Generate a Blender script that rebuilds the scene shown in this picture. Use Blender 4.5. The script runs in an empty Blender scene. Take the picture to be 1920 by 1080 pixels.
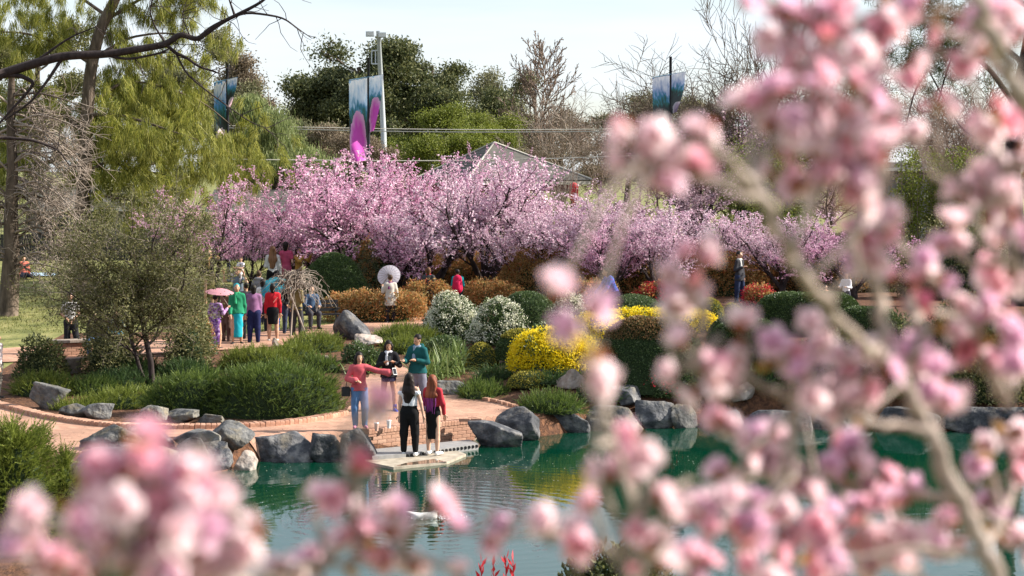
import bpy, math, numpy as np
from mathutils import Vector, Matrix

R = math.radians
sc = bpy.context.scene
COL = sc.collection

# ------------------------------------------------------------------ camera
CH, FOC = 5.8, 70.0
FP = FOC / 36.0 * 1920.0
PITCH = math.atan((540 - 320) / FP)
cd = bpy.data.cameras.new('camera'); cam = bpy.data.objects.new('camera', cd); COL.objects.link(cam)
cam.location = (0, 0, CH); cam.rotation_euler = (math.pi / 2 - PITCH, 0, 0)
cd.lens = FOC; cd.sensor_width = 36; cd.clip_start = 0.05; cd.clip_end = 6000
cd.dof.use_dof = True; cd.dof.focus_distance = 47; cd.dof.aperture_fstop = 5.4; cd.dof.aperture_blades = 7
sc.camera = cam

# ------------------------------------------------------------------ sky, sun, exposure
SUN_EL, SUN_AZ = 32.0, 84.0          # azimuth clockwise from the view direction (+Y)
wd = bpy.data.worlds.new('World'); sc.world = wd; wd.use_nodes = True
nt = wd.node_tree; nt.nodes.clear()
def nn(t, typ, **kw):
    n = t.nodes.new(typ)
    for k, v in kw.items(): setattr(n, k, v)
    return n
out = nn(nt, 'ShaderNodeOutputWorld'); bg = nn(nt, 'ShaderNodeBackground'); bg.inputs[1].default_value = 0.080
sky = nn(nt, 'ShaderNodeTexSky', sky_type='NISHITA'); sky.sun_disc = False
sky.sun_elevation = R(SUN_EL); sky.sun_rotation = R(SUN_AZ); sky.air_density = 1.0; sky.dust_density = .7
tc = nn(nt, 'ShaderNodeTexCoord'); mp = nn(nt, 'ShaderNodeMapping'); mp.inputs['Scale'].default_value = (1.6, 1.6, 14)
mp.inputs['Rotation'].default_value = (0, R(2.5), 0)
cn = nn(nt, 'ShaderNodeTexNoise'); cn.inputs['Scale'].default_value = 1.7; cn.inputs['Detail'].default_value = 6; cn.inputs['Roughness'].default_value = .55
cr = nn(nt, 'ShaderNodeValToRGB'); cr.color_ramp.elements[0].position = .36; cr.color_ramp.elements[1].position = .60
cr.color_ramp.elements[0].color = (.38, .38, .38, 1); cr.color_ramp.elements[1].color = (.85, .85, .85, 1)
mx = nn(nt, 'ShaderNodeMixRGB'); mx.inputs[2].default_value = (5.8, 6.2, 6.8, 1)
L = nt.links.new
L(tc.outputs['Generated'], mp.inputs['Vector']); L(mp.outputs[0], cn.inputs['Vector']); L(cn.outputs['Fac'], cr.inputs[0])
L(cr.outputs[0], mx.inputs[0]); L(sky.outputs[0], mx.inputs[1]); L(mx.outputs[0], bg.inputs[0]); L(bg.outputs[0], out.inputs[0])
sd = bpy.data.lights.new('sun', 'SUN'); sd.energy = 5.0; sd.angle = R(0.53); sd.color = (1, .93, .82)
so = bpy.data.objects.new('sun', sd); COL.objects.link(so)
sv = Vector((math.sin(R(SUN_AZ)) * math.cos(R(SUN_EL)), math.cos(R(SUN_AZ)) * math.cos(R(SUN_EL)), math.sin(R(SUN_EL))))
so.rotation_euler = sv.to_track_quat('Z', 'Y').to_euler(); so.location = (30, 20, 40)
vs = sc.view_settings; vs.view_transform = 'Standard'; vs.look = 'None'; vs.gamma = 1; vs.exposure = 1.15; vs.use_curve_mapping = False
sc.cycles.use_denoising = True
sc.cycles.max_bounces = 6; sc.cycles.diffuse_bounces = 3; sc.cycles.glossy_bounces = 3; sc.cycles.transmission_bounces = 4
sc.cycles.transparent_max_bounces = 4; sc.cycles.caustics_reflective = False; sc.cycles.caustics_refractive = False

# ------------------------------------------------------------------ small maths
def ray(px, py):
    x = (px - 960) / FP; v = (540 - py) / FP
    y = math.cos(PITCH) + v * math.sin(PITCH); z = -math.sin(PITCH) + v * math.cos(PITCH)
    return x / y, z / y
def at(px, py, Y):
    a, b = ray(px, py); return np.array([a * Y, Y, CH + b * Y])
def onz(px, py, z):
    a, b = ray(px, py); Y = (z - CH) / b; return np.array([a * Y, Y, z])
def tnoise(P, sc_=1.0, seed=0, n=7):
    r = np.random.default_rng(seed + 991); o = np.zeros(P.shape[:-1])
    for i in range(n):
        d = r.normal(size=3); d /= np.linalg.norm(d); f = sc_ * r.uniform(.6, 1.9)
        o += np.sin(P @ d * f * 6.283 + r.uniform(0, 6.28)) * (1.0 / (.5 + f / sc_))
    return o / n * 1.6
def sstep(a, b, x):
    t = np.clip((x - a) / (b - a), 0, 1); return t * t * (3 - 2 * t)

# pond outline (metres)
POND = np.array([(-5.5, 39.2), (-4.9, 39.9), (-2.95, 40.9), (-.75, 43.0), (.6, 43.4), (1.7, 44.7), (4.2, 45.7), (6.8, 46.1), (9, 45.4), (11.6, 44.6),
                 (17, 42), (20, 34), (17, 26), (8, 22.6), (1, 23.0), (-4, 24.2), (-6.2, 27), (-6.4, 32), (-6.2, 36)])
def poly_sd(x, y, P):
    d = np.full(x.shape, 1e9); ins = np.zeros(x.shape, bool); n = len(P)
    for i in range(n):
        ax, ay = P[i]; bx, by = P[(i + 1) % n]; ex, ey = bx - ax, by - ay
        t = np.clip(((x - ax) * ex + (y - ay) * ey) / (ex * ex + ey * ey), 0, 1)
        d = np.minimum(d, np.hypot(x - ax - t * ex, y - ay - t * ey))
        c = ((ay > y) != (by > y)) & (x < ex * (y - ay) / (ey + 1e-12) + ax); ins ^= c
    return np.where(ins, -d, d)
def H(x, y):
    x = np.asarray(x, float); y = np.asarray(y, float)
    b = np.interp(y, [-30, 0, 3, 8, 16, 22, 26, 38, 45.4, 50, 55, 80, 90, 130, 260, 5000], [4.3, 4.1, 3.95, 3.0, 1.5, .7, .5, .45, .45, .76, 1.0, 2.05, 2.3, 2.6, 3, 3])
    b = b + sstep(-1.0, 1.6, x) * np.interp(y, [44.6, 47, 50, 55, 65, 80, 90], [0, .42, .60, .60, .42, .1, 0])
    P = np.stack([x, y, 0 * x], -1)
    b = b + .06 * tnoise(P, .12, 3) * sstep(46, 52, y)
    s = poly_sd(x, y, POND); t = sstep(-.55, .12, s)
    return b * t - .8 * (1 - t)
def Hf(x, y): return float(H(np.array([x]), np.array([y]))[0])
_Y = np.arange(20, 320, .05)
def G(px, py):
    a, b = ray(px, py); z = CH + b * _Y; h = np.maximum(H(a * _Y, _Y), 0)
    i = int(np.argmax(z <= h)); Y = _Y[i]; return np.array([a * Y, Y, float(h[i])])

# ------------------------------------------------------------------ mesh building
class MB:
    def __init__(s): s.v = []; s.f = []; s.m = []; s.n = 0
    def add(s, v, f, mi=0):
        v = np.asarray(v, float).reshape(-1, 3); f = np.asarray(f, int)
        s.v.append(v); s.f.append(f + s.n); s.m.append(np.full(len(f), mi) if np.isscalar(mi) else np.asarray(mi)); s.n += len(v)
    def mesh(s, name, mats, smooth=False):
        me = bpy.data.meshes.new(name)
        if s.n:
            v = np.concatenate(s.v); me.vertices.add(len(v)); me.vertices.foreach_set('co', v.ravel())
            lt = np.concatenate([np.full(len(f), f.shape[1]) for f in s.f]); li = np.concatenate([f.ravel() for f in s.f])
            me.loops.add(len(li)); me.loops.foreach_set('vertex_index', li)
            me.polygons.add(len(lt)); st = np.concatenate([[0], np.cumsum(lt)[:-1]]); me.polygons.foreach_set('loop_start', st)
            me.polygons.foreach_set('material_index', np.concatenate(s.m))
            me.polygons.foreach_set('use_smooth', np.full(len(lt), bool(smooth)))
            me.update(calc_edges=True); me.validate()
        for m in (mats if isinstance(mats, (list, tuple)) else [mats]): me.materials.append(m)
        return me
    def obj(s, name, mats, parent=None, smooth=False):
        o = bpy.data.objects.new(name, s.mesh(name, mats, smooth)); COL.objects.link(o)
        if parent is not None: o.parent = parent
        return o
def tag(o, label, cat, group=None, kind=None):
    o['label'] = label; o['category'] = cat
    if group: o['group'] = group
    if kind: o['kind'] = kind
    return o
def struct(o): o['kind'] = 'structure'; return o
def thing(name, label, cat, loc, rz=0, group=None):
    o = bpy.data.objects.new(name, None); COL.objects.link(o); o.location = [float(c) for c in loc]; o.rotation_euler[2] = rz
    o.empty_display_size = .2
    return tag(o, label, cat, group)
def child(name, me, parent):
    o = bpy.data.objects.new(name, me); COL.objects.link(o); o.parent = parent; return o

BOXF = np.array([(0, 3, 2, 1), (4, 5, 6, 7), (0, 1, 5, 4), (1, 2, 6, 5), (2, 3, 7, 6), (3, 0, 4, 7)])
def box(mb, c, s, rz=0, mi=0, M=None):
    x, y, z = np.array(s) / 2
    v = np.array([(-x, -y, -z), (x, -y, -z), (x, y, -z), (-x, y, -z), (-x, -y, z), (x, -y, z), (x, y, z), (-x, y, z)])
    if M is not None: v = v @ np.array(M).T
    c_, s_ = math.cos(rz), math.sin(rz); v = v @ np.array([(c_, s_, 0), (-s_, c_, 0), (0, 0, 1)])
    mb.add(v + np.array(c), BOXF, mi)
def bevbox(mb, c, s, b, rz=0, mi=0):
    # box with a chamfered top
    x, y, z = np.array(s) / 2
    v = [(-x, -y, -z), (x, -y, -z), (x, y, -z), (-x, y, -z), (-x, -y, z - b), (x, -y, z - b), (x, y, z - b), (-x, y, z - b),
         (-x + b, -y + b, z), (x - b, -y + b, z), (x - b, y - b, z), (-x + b, y - b, z)]
    f = [(0, 3, 2, 1), (0, 1, 5, 4), (1, 2, 6, 5), (2, 3, 7, 6), (3, 0, 4, 7), (4, 5, 9, 8), (5, 6, 10, 9), (6, 7, 11, 10), (7, 4, 8, 11), (8, 9, 10, 11)]
    c_, s_ = math.cos(rz), math.sin(rz); v = np.array(v) @ np.array([(c_, s_, 0), (-s_, c_, 0), (0, 0, 1)])
    mb.add(v + np.array(c), f, mi)
def tube(mb, pts, rad, sides=6, mi=0, cap=True):
    pts = np.asarray(pts, float); n = len(pts); rad = np.broadcast_to(np.asarray(rad, float), (n,))
    t = np.gradient(pts, axis=0); t /= np.linalg.norm(t, axis=1, keepdims=True) + 1e-9
    m = t.mean(0); ref = np.eye(3)[int(np.argmin(np.abs(m)))]
    u = np.cross(t, ref); u /= np.linalg.norm(u, axis=1, keepdims=True) + 1e-9; w = np.cross(t, u)
    a = np.arange(sides) * 2 * math.pi / sides
    v = pts[:, None] + rad[:, None, None] * (np.cos(a)[None, :, None] * u[:, None] + np.sin(a)[None, :, None] * w[:, None])
    i = np.arange(n - 1)[:, None] * sides; j = np.arange(sides)[None]; k = (j + 1) % sides
    f = np.stack([i + j, i + k, i + sides + k, i + sides + j], -1).reshape(-1, 4)
    mb.add(v.reshape(-1, 3), f, mi)
    if cap and sides == 6:
        for s0, fl in ((0, 1), ((n - 1) * sides, 0)):
            q = np.array([(0, 1, 2, 3), (0, 3, 4, 5)]); q = q[:, ::-1] if fl == 0 else q
            mb.f.append(q + s0 + mb.n - n * sides); mb.m.append(np.full(2, mi))
def unit(v): return v / (np.linalg.norm(v, axis=-1, keepdims=True) + 1e-9)
def leaves(mb, P, D, ln, wd, rg, mi=0, tri=False):
    """P base points, D directions; a rhombus leaf each"""
    n = len(P); D = unit(D); rn = unit(rg.normal(size=(n, 3))); S = unit(np.cross(D, rn))
    ln = np.broadcast_to(ln, (n,))[:, None]; wd = np.broadcast_to(wd, (n,))[:, None]
    if tri:
        v = np.stack([P - S * wd * .5, P + S * wd * .5, P + D * ln], 1); f = np.arange(n * 3).reshape(n, 3)
    else:
        m = P + D * ln * .5 + np.cross(D, S) * wd * .15
        v = np.stack([P, m - S * wd * .5, P + D * ln, m + S * wd * .5], 1); f = np.arange(n * 4).reshape(n, 4)
    mb.add(v.reshape(-1, 3), f, mi)
SPRIG = []
for k in range(5):
    t0 = k / 5.0
    for sg in (-1, 1): SPRIG.append([(0, t0, 0), (sg * (.26 - .2 * t0), t0 + .30, .03), (sg * .02, t0 + .2, 0)])
SPRIG.append([(-.03, .7, 0), (.03, .7, 0), (0, 1.12, 0)])
SPRIG = np.array(SPRIG)
def sprigs(mb, P, D, ln, wd, rg, mi=0):
    n = len(P); D = unit(D); S = unit(np.cross(D, unit(rg.normal(size=(n, 3))))); N = np.cross(S, D)
    ln = np.broadcast_to(ln, (n,))[:, None, None, None]; wd = np.broadcast_to(wd, (n,))[:, None, None, None]
    T = SPRIG[None]
    v = P[:, None, None] + T[..., 0:1] * wd * S[:, None, None] + T[..., 1:2] * ln * D[:, None, None] + T[..., 2:3] * ln * N[:, None, None]
    mb.add(v.reshape(-1, 3), np.arange(n * len(SPRIG) * 3).reshape(-1, 3), mi)

# ------------------------------------------------------------------ materials
def newmat(name):
    m = bpy.data.materials.new(name); m.use_nodes = True; return m, m.node_tree, m.node_tree.nodes['Principled BSDF']
def setin(b, **kw):
    for k, v in kw.items():
        k = k.replace('_', ' ')
        if k in b.inputs: b.inputs[k].default_value = v
_mc = {}
def ramp(t, cols, src):
    r = nn(t, 'ShaderNodeValToRGB'); e = r.color_ramp.elements
    while len(e) < len(cols): e.new(.5)
    for i, c in enumerate(cols): e[i].position = i / (len(cols) - 1); e[i].color = (*c, 1)
    t.links.new(src, r.inputs[0]); return r.outputs[0]
def leafmat(name, cols, trans=.3, rough=.55, spec=.3):
    m, t, b = newmat(name); g = nn(t, 'ShaderNodeNewGeometry'); c = ramp(t, cols, g.outputs['Random Per Island'])
    t.links.new(c, b.inputs['Base Color']); setin(b, Roughness=rough); b.inputs['Specular IOR Level'].default_value = spec
    tr = nn(t, 'ShaderNodeBsdfTranslucent'); t.links.new(c, tr.inputs[0])
    mxs = nn(t, 'ShaderNodeMixShader'); mxs.inputs[0].default_value = trans
    o = t.nodes['Material Output']; t.links.new(b.outputs[0], mxs.inputs[1]); t.links.new(tr.outputs[0], mxs.inputs[2]); t.links.new(mxs.outputs[0], o.inputs[0])
    return m
def noisemat(name, cols, scale=6, rough=.8, bump=.0, bscale=30, detail=6, stretch=(1, 1, 1), spec=.3, bdist=.01):
    m, t, b = newmat(name); tcn = nn(t, 'ShaderNodeTexCoord'); mpn = nn(t, 'ShaderNodeMapping'); mpn.inputs['Scale'].default_value = stretch
    t.links.new(tcn.outputs['Object'], mpn.inputs[0]); n = nn(t, 'ShaderNodeTexNoise'); n.inputs['Scale'].default_value = scale; n.inputs['Detail'].default_value = detail
    n.inputs['Roughness'].default_value = .62
    t.links.new(mpn.outputs[0], n.inputs['Vector'])
    mr = nn(t, 'ShaderNodeMapRange'); mr.inputs[1].default_value = .3; mr.inputs[2].default_value = .7; t.links.new(n.outputs['Fac'], mr.inputs[0])
    t.links.new(ramp(t, cols, mr.outputs[0]), b.inputs['Base Color']); setin(b, Roughness=rough); b.inputs['Specular IOR Level'].default_value = spec
    if bump:
        n2 = nn(t, 'ShaderNodeTexNoise'); n2.inputs['Scale'].default_value = bscale; n2.inputs['Detail'].default_value = 5
        t.links.new(mpn.outputs[0], n2.inputs['Vector']); bp = nn(t, 'ShaderNodeBump'); bp.inputs['Strength'].default_value = bump; bp.inputs['Distance'].default_value = bdist
        t.links.new(n2.outputs['Fac'], bp.inputs['Height']); t.links.new(bp.outputs[0], b.inputs['Normal'])
    return m
def plain(c, rough=.6, metal=0, key=None, spec=.4):
    k = key or ('plain', tuple(c), rough, metal)
    if k not in _mc:
        m = noisemat('paint', [tuple(x * .86 for x in c), tuple(min(1, x * 1.08) for x in c)], 14, rough, spec=spec)
        setin(m.node_tree.nodes['Principled BSDF'], Metallic=metal); _mc[k] = m
    return _mc[k]
def cloth(c, pattern=None):
    k = ('cloth', tuple(c), str(pattern))
    if k not in _mc:
        if pattern: m = noisemat('cloth', [tuple(x) for x in pattern], 16, .85, .3, 60, 2, bdist=.004)
        else: m = noisemat('cloth', [tuple(x * .78 for x in c), tuple(min(1, x * 1.1) for x in c)], 7, .85, .35, 40, bdist=.006, spec=.15)
        _mc[k] = m
    return _mc[k]
def randper_obj(name, cols, rough=.8, bscale=60, bump=.4):
    """colour differs from object to object (bricks)"""
    m, t, b = newmat(name); oi = nn(t, 'ShaderNodeObjectInfo'); c = ramp(t, cols, oi.outputs['Random'])
    tcn = nn(t, 'ShaderNodeTexCoord'); n = nn(t, 'ShaderNodeTexNoise'); n.inputs['Scale'].default_value = bscale * .4; n.inputs['Detail'].default_value = 5
    t.links.new(tcn.outputs['Object'], n.inputs['Vector'])
    mr = nn(t, 'ShaderNodeMapRange'); mr.inputs[1].default_value = .3; mr.inputs[2].default_value = .7; mr.inputs[3].default_value = .72; mr.inputs[4].default_value = 1.1
    t.links.new(n.outputs['Fac'], mr.inputs[0]); mm = nn(t, 'ShaderNodeMixRGB', blend_type='MULTIPLY'); mm.inputs[0].default_value = 1
    t.links.new(c, mm.inputs[1]); t.links.new(mr.outputs[0], mm.inputs[2]); t.links.new(mm.outputs[0], b.inputs['Base Color']); setin(b, Roughness=rough)
    bp = nn(t, 'ShaderNodeBump'); bp.inputs['Strength'].default_value = bump; bp.inputs['Distance'].default_value = .01
    t.links.new(n.outputs['Fac'], bp.inputs['Height']); t.links.new(bp.outputs[0], b.inputs['Normal']); return m

M = {}
M['mulch'] = noisemat('mulch', [(.03, .015, .01), (.10, .046, .025), (.20, .092, .045)], 9, .95, .8, 22, 8, bdist=.05)
M['lawn'] = noisemat('lawn_grass', [(.08, .095, .025), (.17, .175, .055), (.27, .245, .10)], 1.1, .95, .7, 9, 9, bdist=.06)
M['silt'] = noisemat('pond_silt', [(.006, .03, .02), (.012, .06, .04)], 2, .9)
M['bark'] = noisemat('bark', [(.035, .026, .02), (.10, .075, .055), (.17, .13, .10)], 6, .9, .8, 16, 6, (1, 1, .25), bdist=.03)
M['barkdark'] = noisemat('bark_dark', [(.018, .012, .012), (.05, .036, .034)], 8, .9, .6, 20, 5, (1, 1, .3), bdist=.02)
M['barkpale'] = noisemat('bark_pale', [(.18, .14, .115), (.36, .30, .25)], 8, .9, .5, 20, 5, (1, 1, .3), bdist=.02)
M['twig'] = noisemat('twig_brown', [(.13, .09, .07), (.26, .19, .15)], 4, .9)
M['rock'] = noisemat('rock_grey', [(.035, .037, .04), (.11, .11, .11), (.25, .24, .225)], 3.2, .88, 1, 5, 12, bdist=.10)
M['rockdark'] = noisemat('rock_dark', [(.022, .024, .028), (.06, .062, .07), (.22, .21, .20)], 3.4, .75, 1, 5, 12, bdist=.10)
M['rockpale'] = noisemat('rock_pale', [(.20, .15, .12), (.36, .30, .26), (.46, .42, .38)], 3.0, .85, .9, 8, 10, bdist=.05)
def lichen(m, col, lo, hi):
    t = m.node_tree; b = t.nodes['Principled BSDF']; src = b.inputs['Base Color'].links[0].from_socket; oi = nn(t, 'ShaderNodeObjectInfo'); tcn = nn(t, 'ShaderNodeTexCoord')
    ad = nn(t, 'ShaderNodeVectorMath', operation='ADD'); t.links.new(tcn.outputs['Object'], ad.inputs[0]); t.links.new(oi.outputs['Location'], ad.inputs[1])
    n = nn(t, 'ShaderNodeTexNoise'); n.inputs['Scale'].default_value = 2.1; n.inputs['Detail'].default_value = 9; n.inputs['Roughness'].default_value = .7; t.links.new(ad.outputs[0], n.inputs['Vector'])
    mr = nn(t, 'ShaderNodeMapRange'); mr.inputs[1].default_value = lo; mr.inputs[2].default_value = hi; mr.inputs[4].default_value = .75; t.links.new(n.outputs['Fac'], mr.inputs[0])
    mxn = nn(t, 'ShaderNodeMixRGB'); mxn.inputs[2].default_value = (*col, 1); t.links.new(mr.outputs[0], mxn.inputs[0]); t.links.new(src, mxn.inputs[1])
    hs = nn(t, 'ShaderNodeHueSaturation'); vr = nn(t, 'ShaderNodeMapRange'); vr.inputs[3].default_value = .7; vr.inputs[4].default_value = 1.3; t.links.new(oi.outputs['Random'], vr.inputs[0]); t.links.new(vr.outputs[0], hs.inputs['Value']); t.links.new(mxn.outputs[0], hs.inputs['Color']); t.links.new(hs.outputs[0], b.inputs['Base Color'])
lichen(M['rock'], (.24, .20, .13), .50, .66); lichen(M['rockdark'], (.17, .145, .11), .54, .68); lichen(M['rockpale'], (.20, .18, .14), .55, .7)
M['brick'] = randper_obj('brick_orange', [(.34, .165, .105), (.45, .25, .165), (.38, .20, .135), (.50, .30, .21)])
M['mortar'] = noisemat('mortar', [(.26, .20, .15), (.38, .30, .24)], 20, .95, .4, 60)
M['concrete'] = noisemat('concrete', [(.20, .17, .13), (.36, .31, .245), (.46, .41, .335)], 3.5, .85, .5, 30, 12)
M['steel'] = noisemat('weathered_steel', [(.20, .20, .20), (.32, .31, .30)], 6, .5)
M['black'] = plain((.012, .012, .014), .45)
def pavemat():
    m, t, b = newmat('brick_paving'); tcn = nn(t, 'ShaderNodeTexCoord'); br = nn(t, 'ShaderNodeTexBrick'); br.inputs['Scale'].default_value = 1
    mp_ = nn(t, 'ShaderNodeMapping'); mp_.inputs['Rotation'].default_value = (0, 0, R(24)); t.links.new(tcn.outputs['Object'], mp_.inputs[0]); t.links.new(mp_.outputs[0], br.inputs['Vector'])
    br.inputs['Color1'].default_value = (.42, .22, .145, 1); br.inputs['Color2'].default_value = (.54, .31, .21, 1); br.inputs['Mortar'].default_value = (.30, .19, .14, 1)
    br.inputs['Brick Width'].default_value = .23; br.inputs['Row Height'].default_value = .115; br.inputs['Mortar Size'].default_value = .006
    n = nn(t, 'ShaderNodeTexNoise'); n.inputs['Scale'].default_value = 1.1; n.inputs['Detail'].default_value = 8; t.links.new(tcn.outputs['Object'], n.inputs['Vector'])
    mr = nn(t, 'ShaderNodeMapRange'); mr.inputs[1].default_value = .3; mr.inputs[2].default_value = .72; mr.inputs[3].default_value = .62; mr.inputs[4].default_value = 1.15; t.links.new(n.outputs['Fac'], mr.inputs[0])
    mm = nn(t, 'ShaderNodeMixRGB', blend_type='MULTIPLY'); mm.inputs[0].default_value = 1; t.links.new(br.outputs['Color'], mm.inputs[1]); t.links.new(mr.outputs[0], mm.inputs[2])
    t.links.new(mm.outputs[0], b.inputs['Base Color']); setin(b, Roughness=.85)
    bp = nn(t, 'ShaderNodeBump'); bp.inputs['Strength'].default_value = .6; bp.inputs['Distance'].default_value = .008; bp.invert = True
    t.links.new(br.outputs['Fac'], bp.inputs['Height']); t.links.new(bp.outputs[0], b.inputs['Normal']); return m
M['pave'] = pavemat()
DUCK = onz(800, 972, 0)
def watermat():
    m, t, b = newmat('pond_water'); setin(b, Roughness=.02, IOR=1.33); b.inputs['Base Color'].default_value = (.0007, .032, .017, 1)
    tcn = nn(t, 'ShaderNodeTexCoord')
    def noise(scale, st, det):
        mp_ = nn(t, 'ShaderNodeMapping'); mp_.inputs['Scale'].default_value = st; t.links.new(tcn.outputs['Object'], mp_.inputs[0])
        n = nn(t, 'ShaderNodeTexNoise'); n.inputs['Scale'].default_value = scale; n.inputs['Detail'].default_value = det; t.links.new(mp_.outputs[0], n.inputs['Vector']); return n.outputs['Fac']
    def math_(op, a, b_):
        q = nn(t, 'ShaderNodeMath', operation=op)
        for i, s in enumerate((a, b_)):
            if isinstance(s, (int, float)): q.inputs[i].default_value = s
            else: t.links.new(s, q.inputs[i])
        return q.outputs[0]
    a = noise(2.6, (.55, 1, 1), 3); c = noise(9, (.6, 1, 1), 2)
    mp_ = nn(t, 'ShaderNodeMapping'); mp_.inputs['Location'].default_value = (-DUCK[0], -DUCK[1], 0); t.links.new(tcn.outputs['Object'], mp_.inputs[0])
    wv = nn(t, 'ShaderNodeTexWave', wave_type='RINGS', rings_direction='Z'); wv.inputs['Scale'].default_value = .95; wv.inputs['Distortion'].default_value = 3.2; wv.inputs['Detail'].default_value = 3; wv.inputs['Detail Scale'].default_value = 1.4
    t.links.new(mp_.outputs[0], wv.inputs['Vector'])
    ln = nn(t, 'ShaderNodeVectorMath', operation='LENGTH'); t.links.new(mp_.outputs[0], ln.inputs[0])
    fr = nn(t, 'ShaderNodeMapRange'); fr.inputs[1].default_value = .5; fr.inputs[2].default_value = 8.5; fr.inputs[3].default_value = 1; fr.inputs[4].default_value = .0; t.links.new(ln.outputs['Value'], fr.inputs[0])
    ring = math_('MULTIPLY', wv.outputs['Fac'], fr.outputs[0])
    h = math_('ADD', math_('ADD', math_('MULTIPLY', a, .55), math_('MULTIPLY', c, .16)), math_('MULTIPLY', ring, .30))
    bp = nn(t, 'ShaderNodeBump'); bp.inputs['Strength'].default_value = 1; bp.inputs['Distance'].default_value = .0042
    t.links.new(h, bp.inputs['Height']); t.links.new(bp.outputs[0], b.inputs['Normal']); return m
M['water'] = watermat()
# foliage
LM = {}
LM['juniper'] = leafmat('juniper', [(.035, .065, .014), (.09, .14, .028), (.20, .26, .06)], .35)
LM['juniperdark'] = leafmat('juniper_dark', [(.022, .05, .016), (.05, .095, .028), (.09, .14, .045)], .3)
LM['conifer'] = leafmat('conifer_gold', [(.06, .085, .014), (.15, .19, .03), (.27, .30, .065)], .35)
LM['clip'] = leafmat('clipped_green', [(.025, .05, .014), (.06, .10, .025), (.11, .16, .05)], .2, .4, .4)
LM['clipgold'] = leafmat('clipped_gold', [(.16, .15, .022), (.32, .29, .04), (.46, .38, .07)], .35)
LM['clipbronze'] = leafmat('clipped_bronze', [(.10, .085, .03), (.24, .13, .06), (.32, .17, .08), (.14, .14, .05)], .25)
LM['pieris'] = leafmat('shrub_green', [(.03, .06, .02), (.07, .12, .035), (.16, .20, .09)], .25, .4, .4)
LM['whitefl'] = leafmat('cream_flowers', [(.62, .60, .46), (.80, .78, .66), (.55, .58, .36)], .2)
LM['yellow'] = leafmat('yellow_blossom', [(.70, .52, .008), (.86, .70, .015), (.80, .62, .03)], .35)
LM['orange'] = leafmat('orange_foliage', [(.26, .09, .02), (.56, .24, .07), (.10, .13, .04), (.68, .44, .20), (.24, .17, .04), (.62, .28, .12), (.09, .11, .03), (.50, .36, .14), (.42, .10, .05)], .45)
LM['redfl'] = leafmat('red_flowers', [(.35, .012, .02), (.58, .03, .05), (.45, .02, .03)], .25)
LM['varieg'] = leafmat('variegated', [(.04, .08, .03), (.10, .16, .06), (.36, .38, .24), (.07, .12, .04)], .25, .4, .4)
LM['strap'] = leafmat('strap_leaves', [(.08, .13, .025), (.16, .22, .06), (.26, .31, .12)], .3, .45, .4)
LM['pine'] = leafmat('pine_needles', [(.06, .085, .014), (.18, .20, .03), (.30, .30, .06), (.40, .38, .09)], .45)
LM['olive'] = leafmat('olive_leaves', [(.05, .058, .02), (.14, .14, .05), (.26, .245, .11)], .35)
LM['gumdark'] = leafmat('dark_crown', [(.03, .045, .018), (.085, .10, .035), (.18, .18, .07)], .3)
LM['gum'] = leafmat('gum_leaves', [(.08, .085, .04), (.16, .16, .075), (.24, .22, .12)], .3)
LM['willow'] = leafmat('willow_leaves', [(.10, .14, .045), (.20, .24, .085), (.28, .31, .13)], .4)
LM['lime'] = leafmat('lime_crown', [(.08, .11, .012), (.16, .19, .025), (.23, .25, .05)], .35)
LM['brown'] = leafmat('brown_twigs', [(.10, .07, .045), (.20, .15, .10), (.29, .23, .15)], .15)
LM['plum1'] = leafmat('plum_pink', [(.48, .18, .34), (.68, .38, .53), (.86, .68, .76), (.58, .26, .43), (.83, .58, .70)], .35)
LM['plum2'] = leafmat('plum_pale', [(.46, .25, .36), (.68, .46, .56), (.86, .74, .79), (.54, .32, .45), (.83, .65, .73)], .35)
LM['plum3'] = leafmat('plum_mauve', [(.42, .18, .33), (.60, .33, .48), (.76, .54, .64), (.40, .16, .30)], .35)
LM['plum4'] = leafmat('plum_dusk', [(.20, .11, .14), (.34, .22, .27), (.52, .40, .44)], .3)
LM['needledark'] = leafmat('needles_dark', [(.015, .03, .008), (.05, .07, .015), (.12, .14, .03)], .25)
CORE = noisemat('inner_foliage', [(.012, .022, .008), (.03, .05, .016)], 20, .95, .6, 40, bdist=.05)

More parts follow.
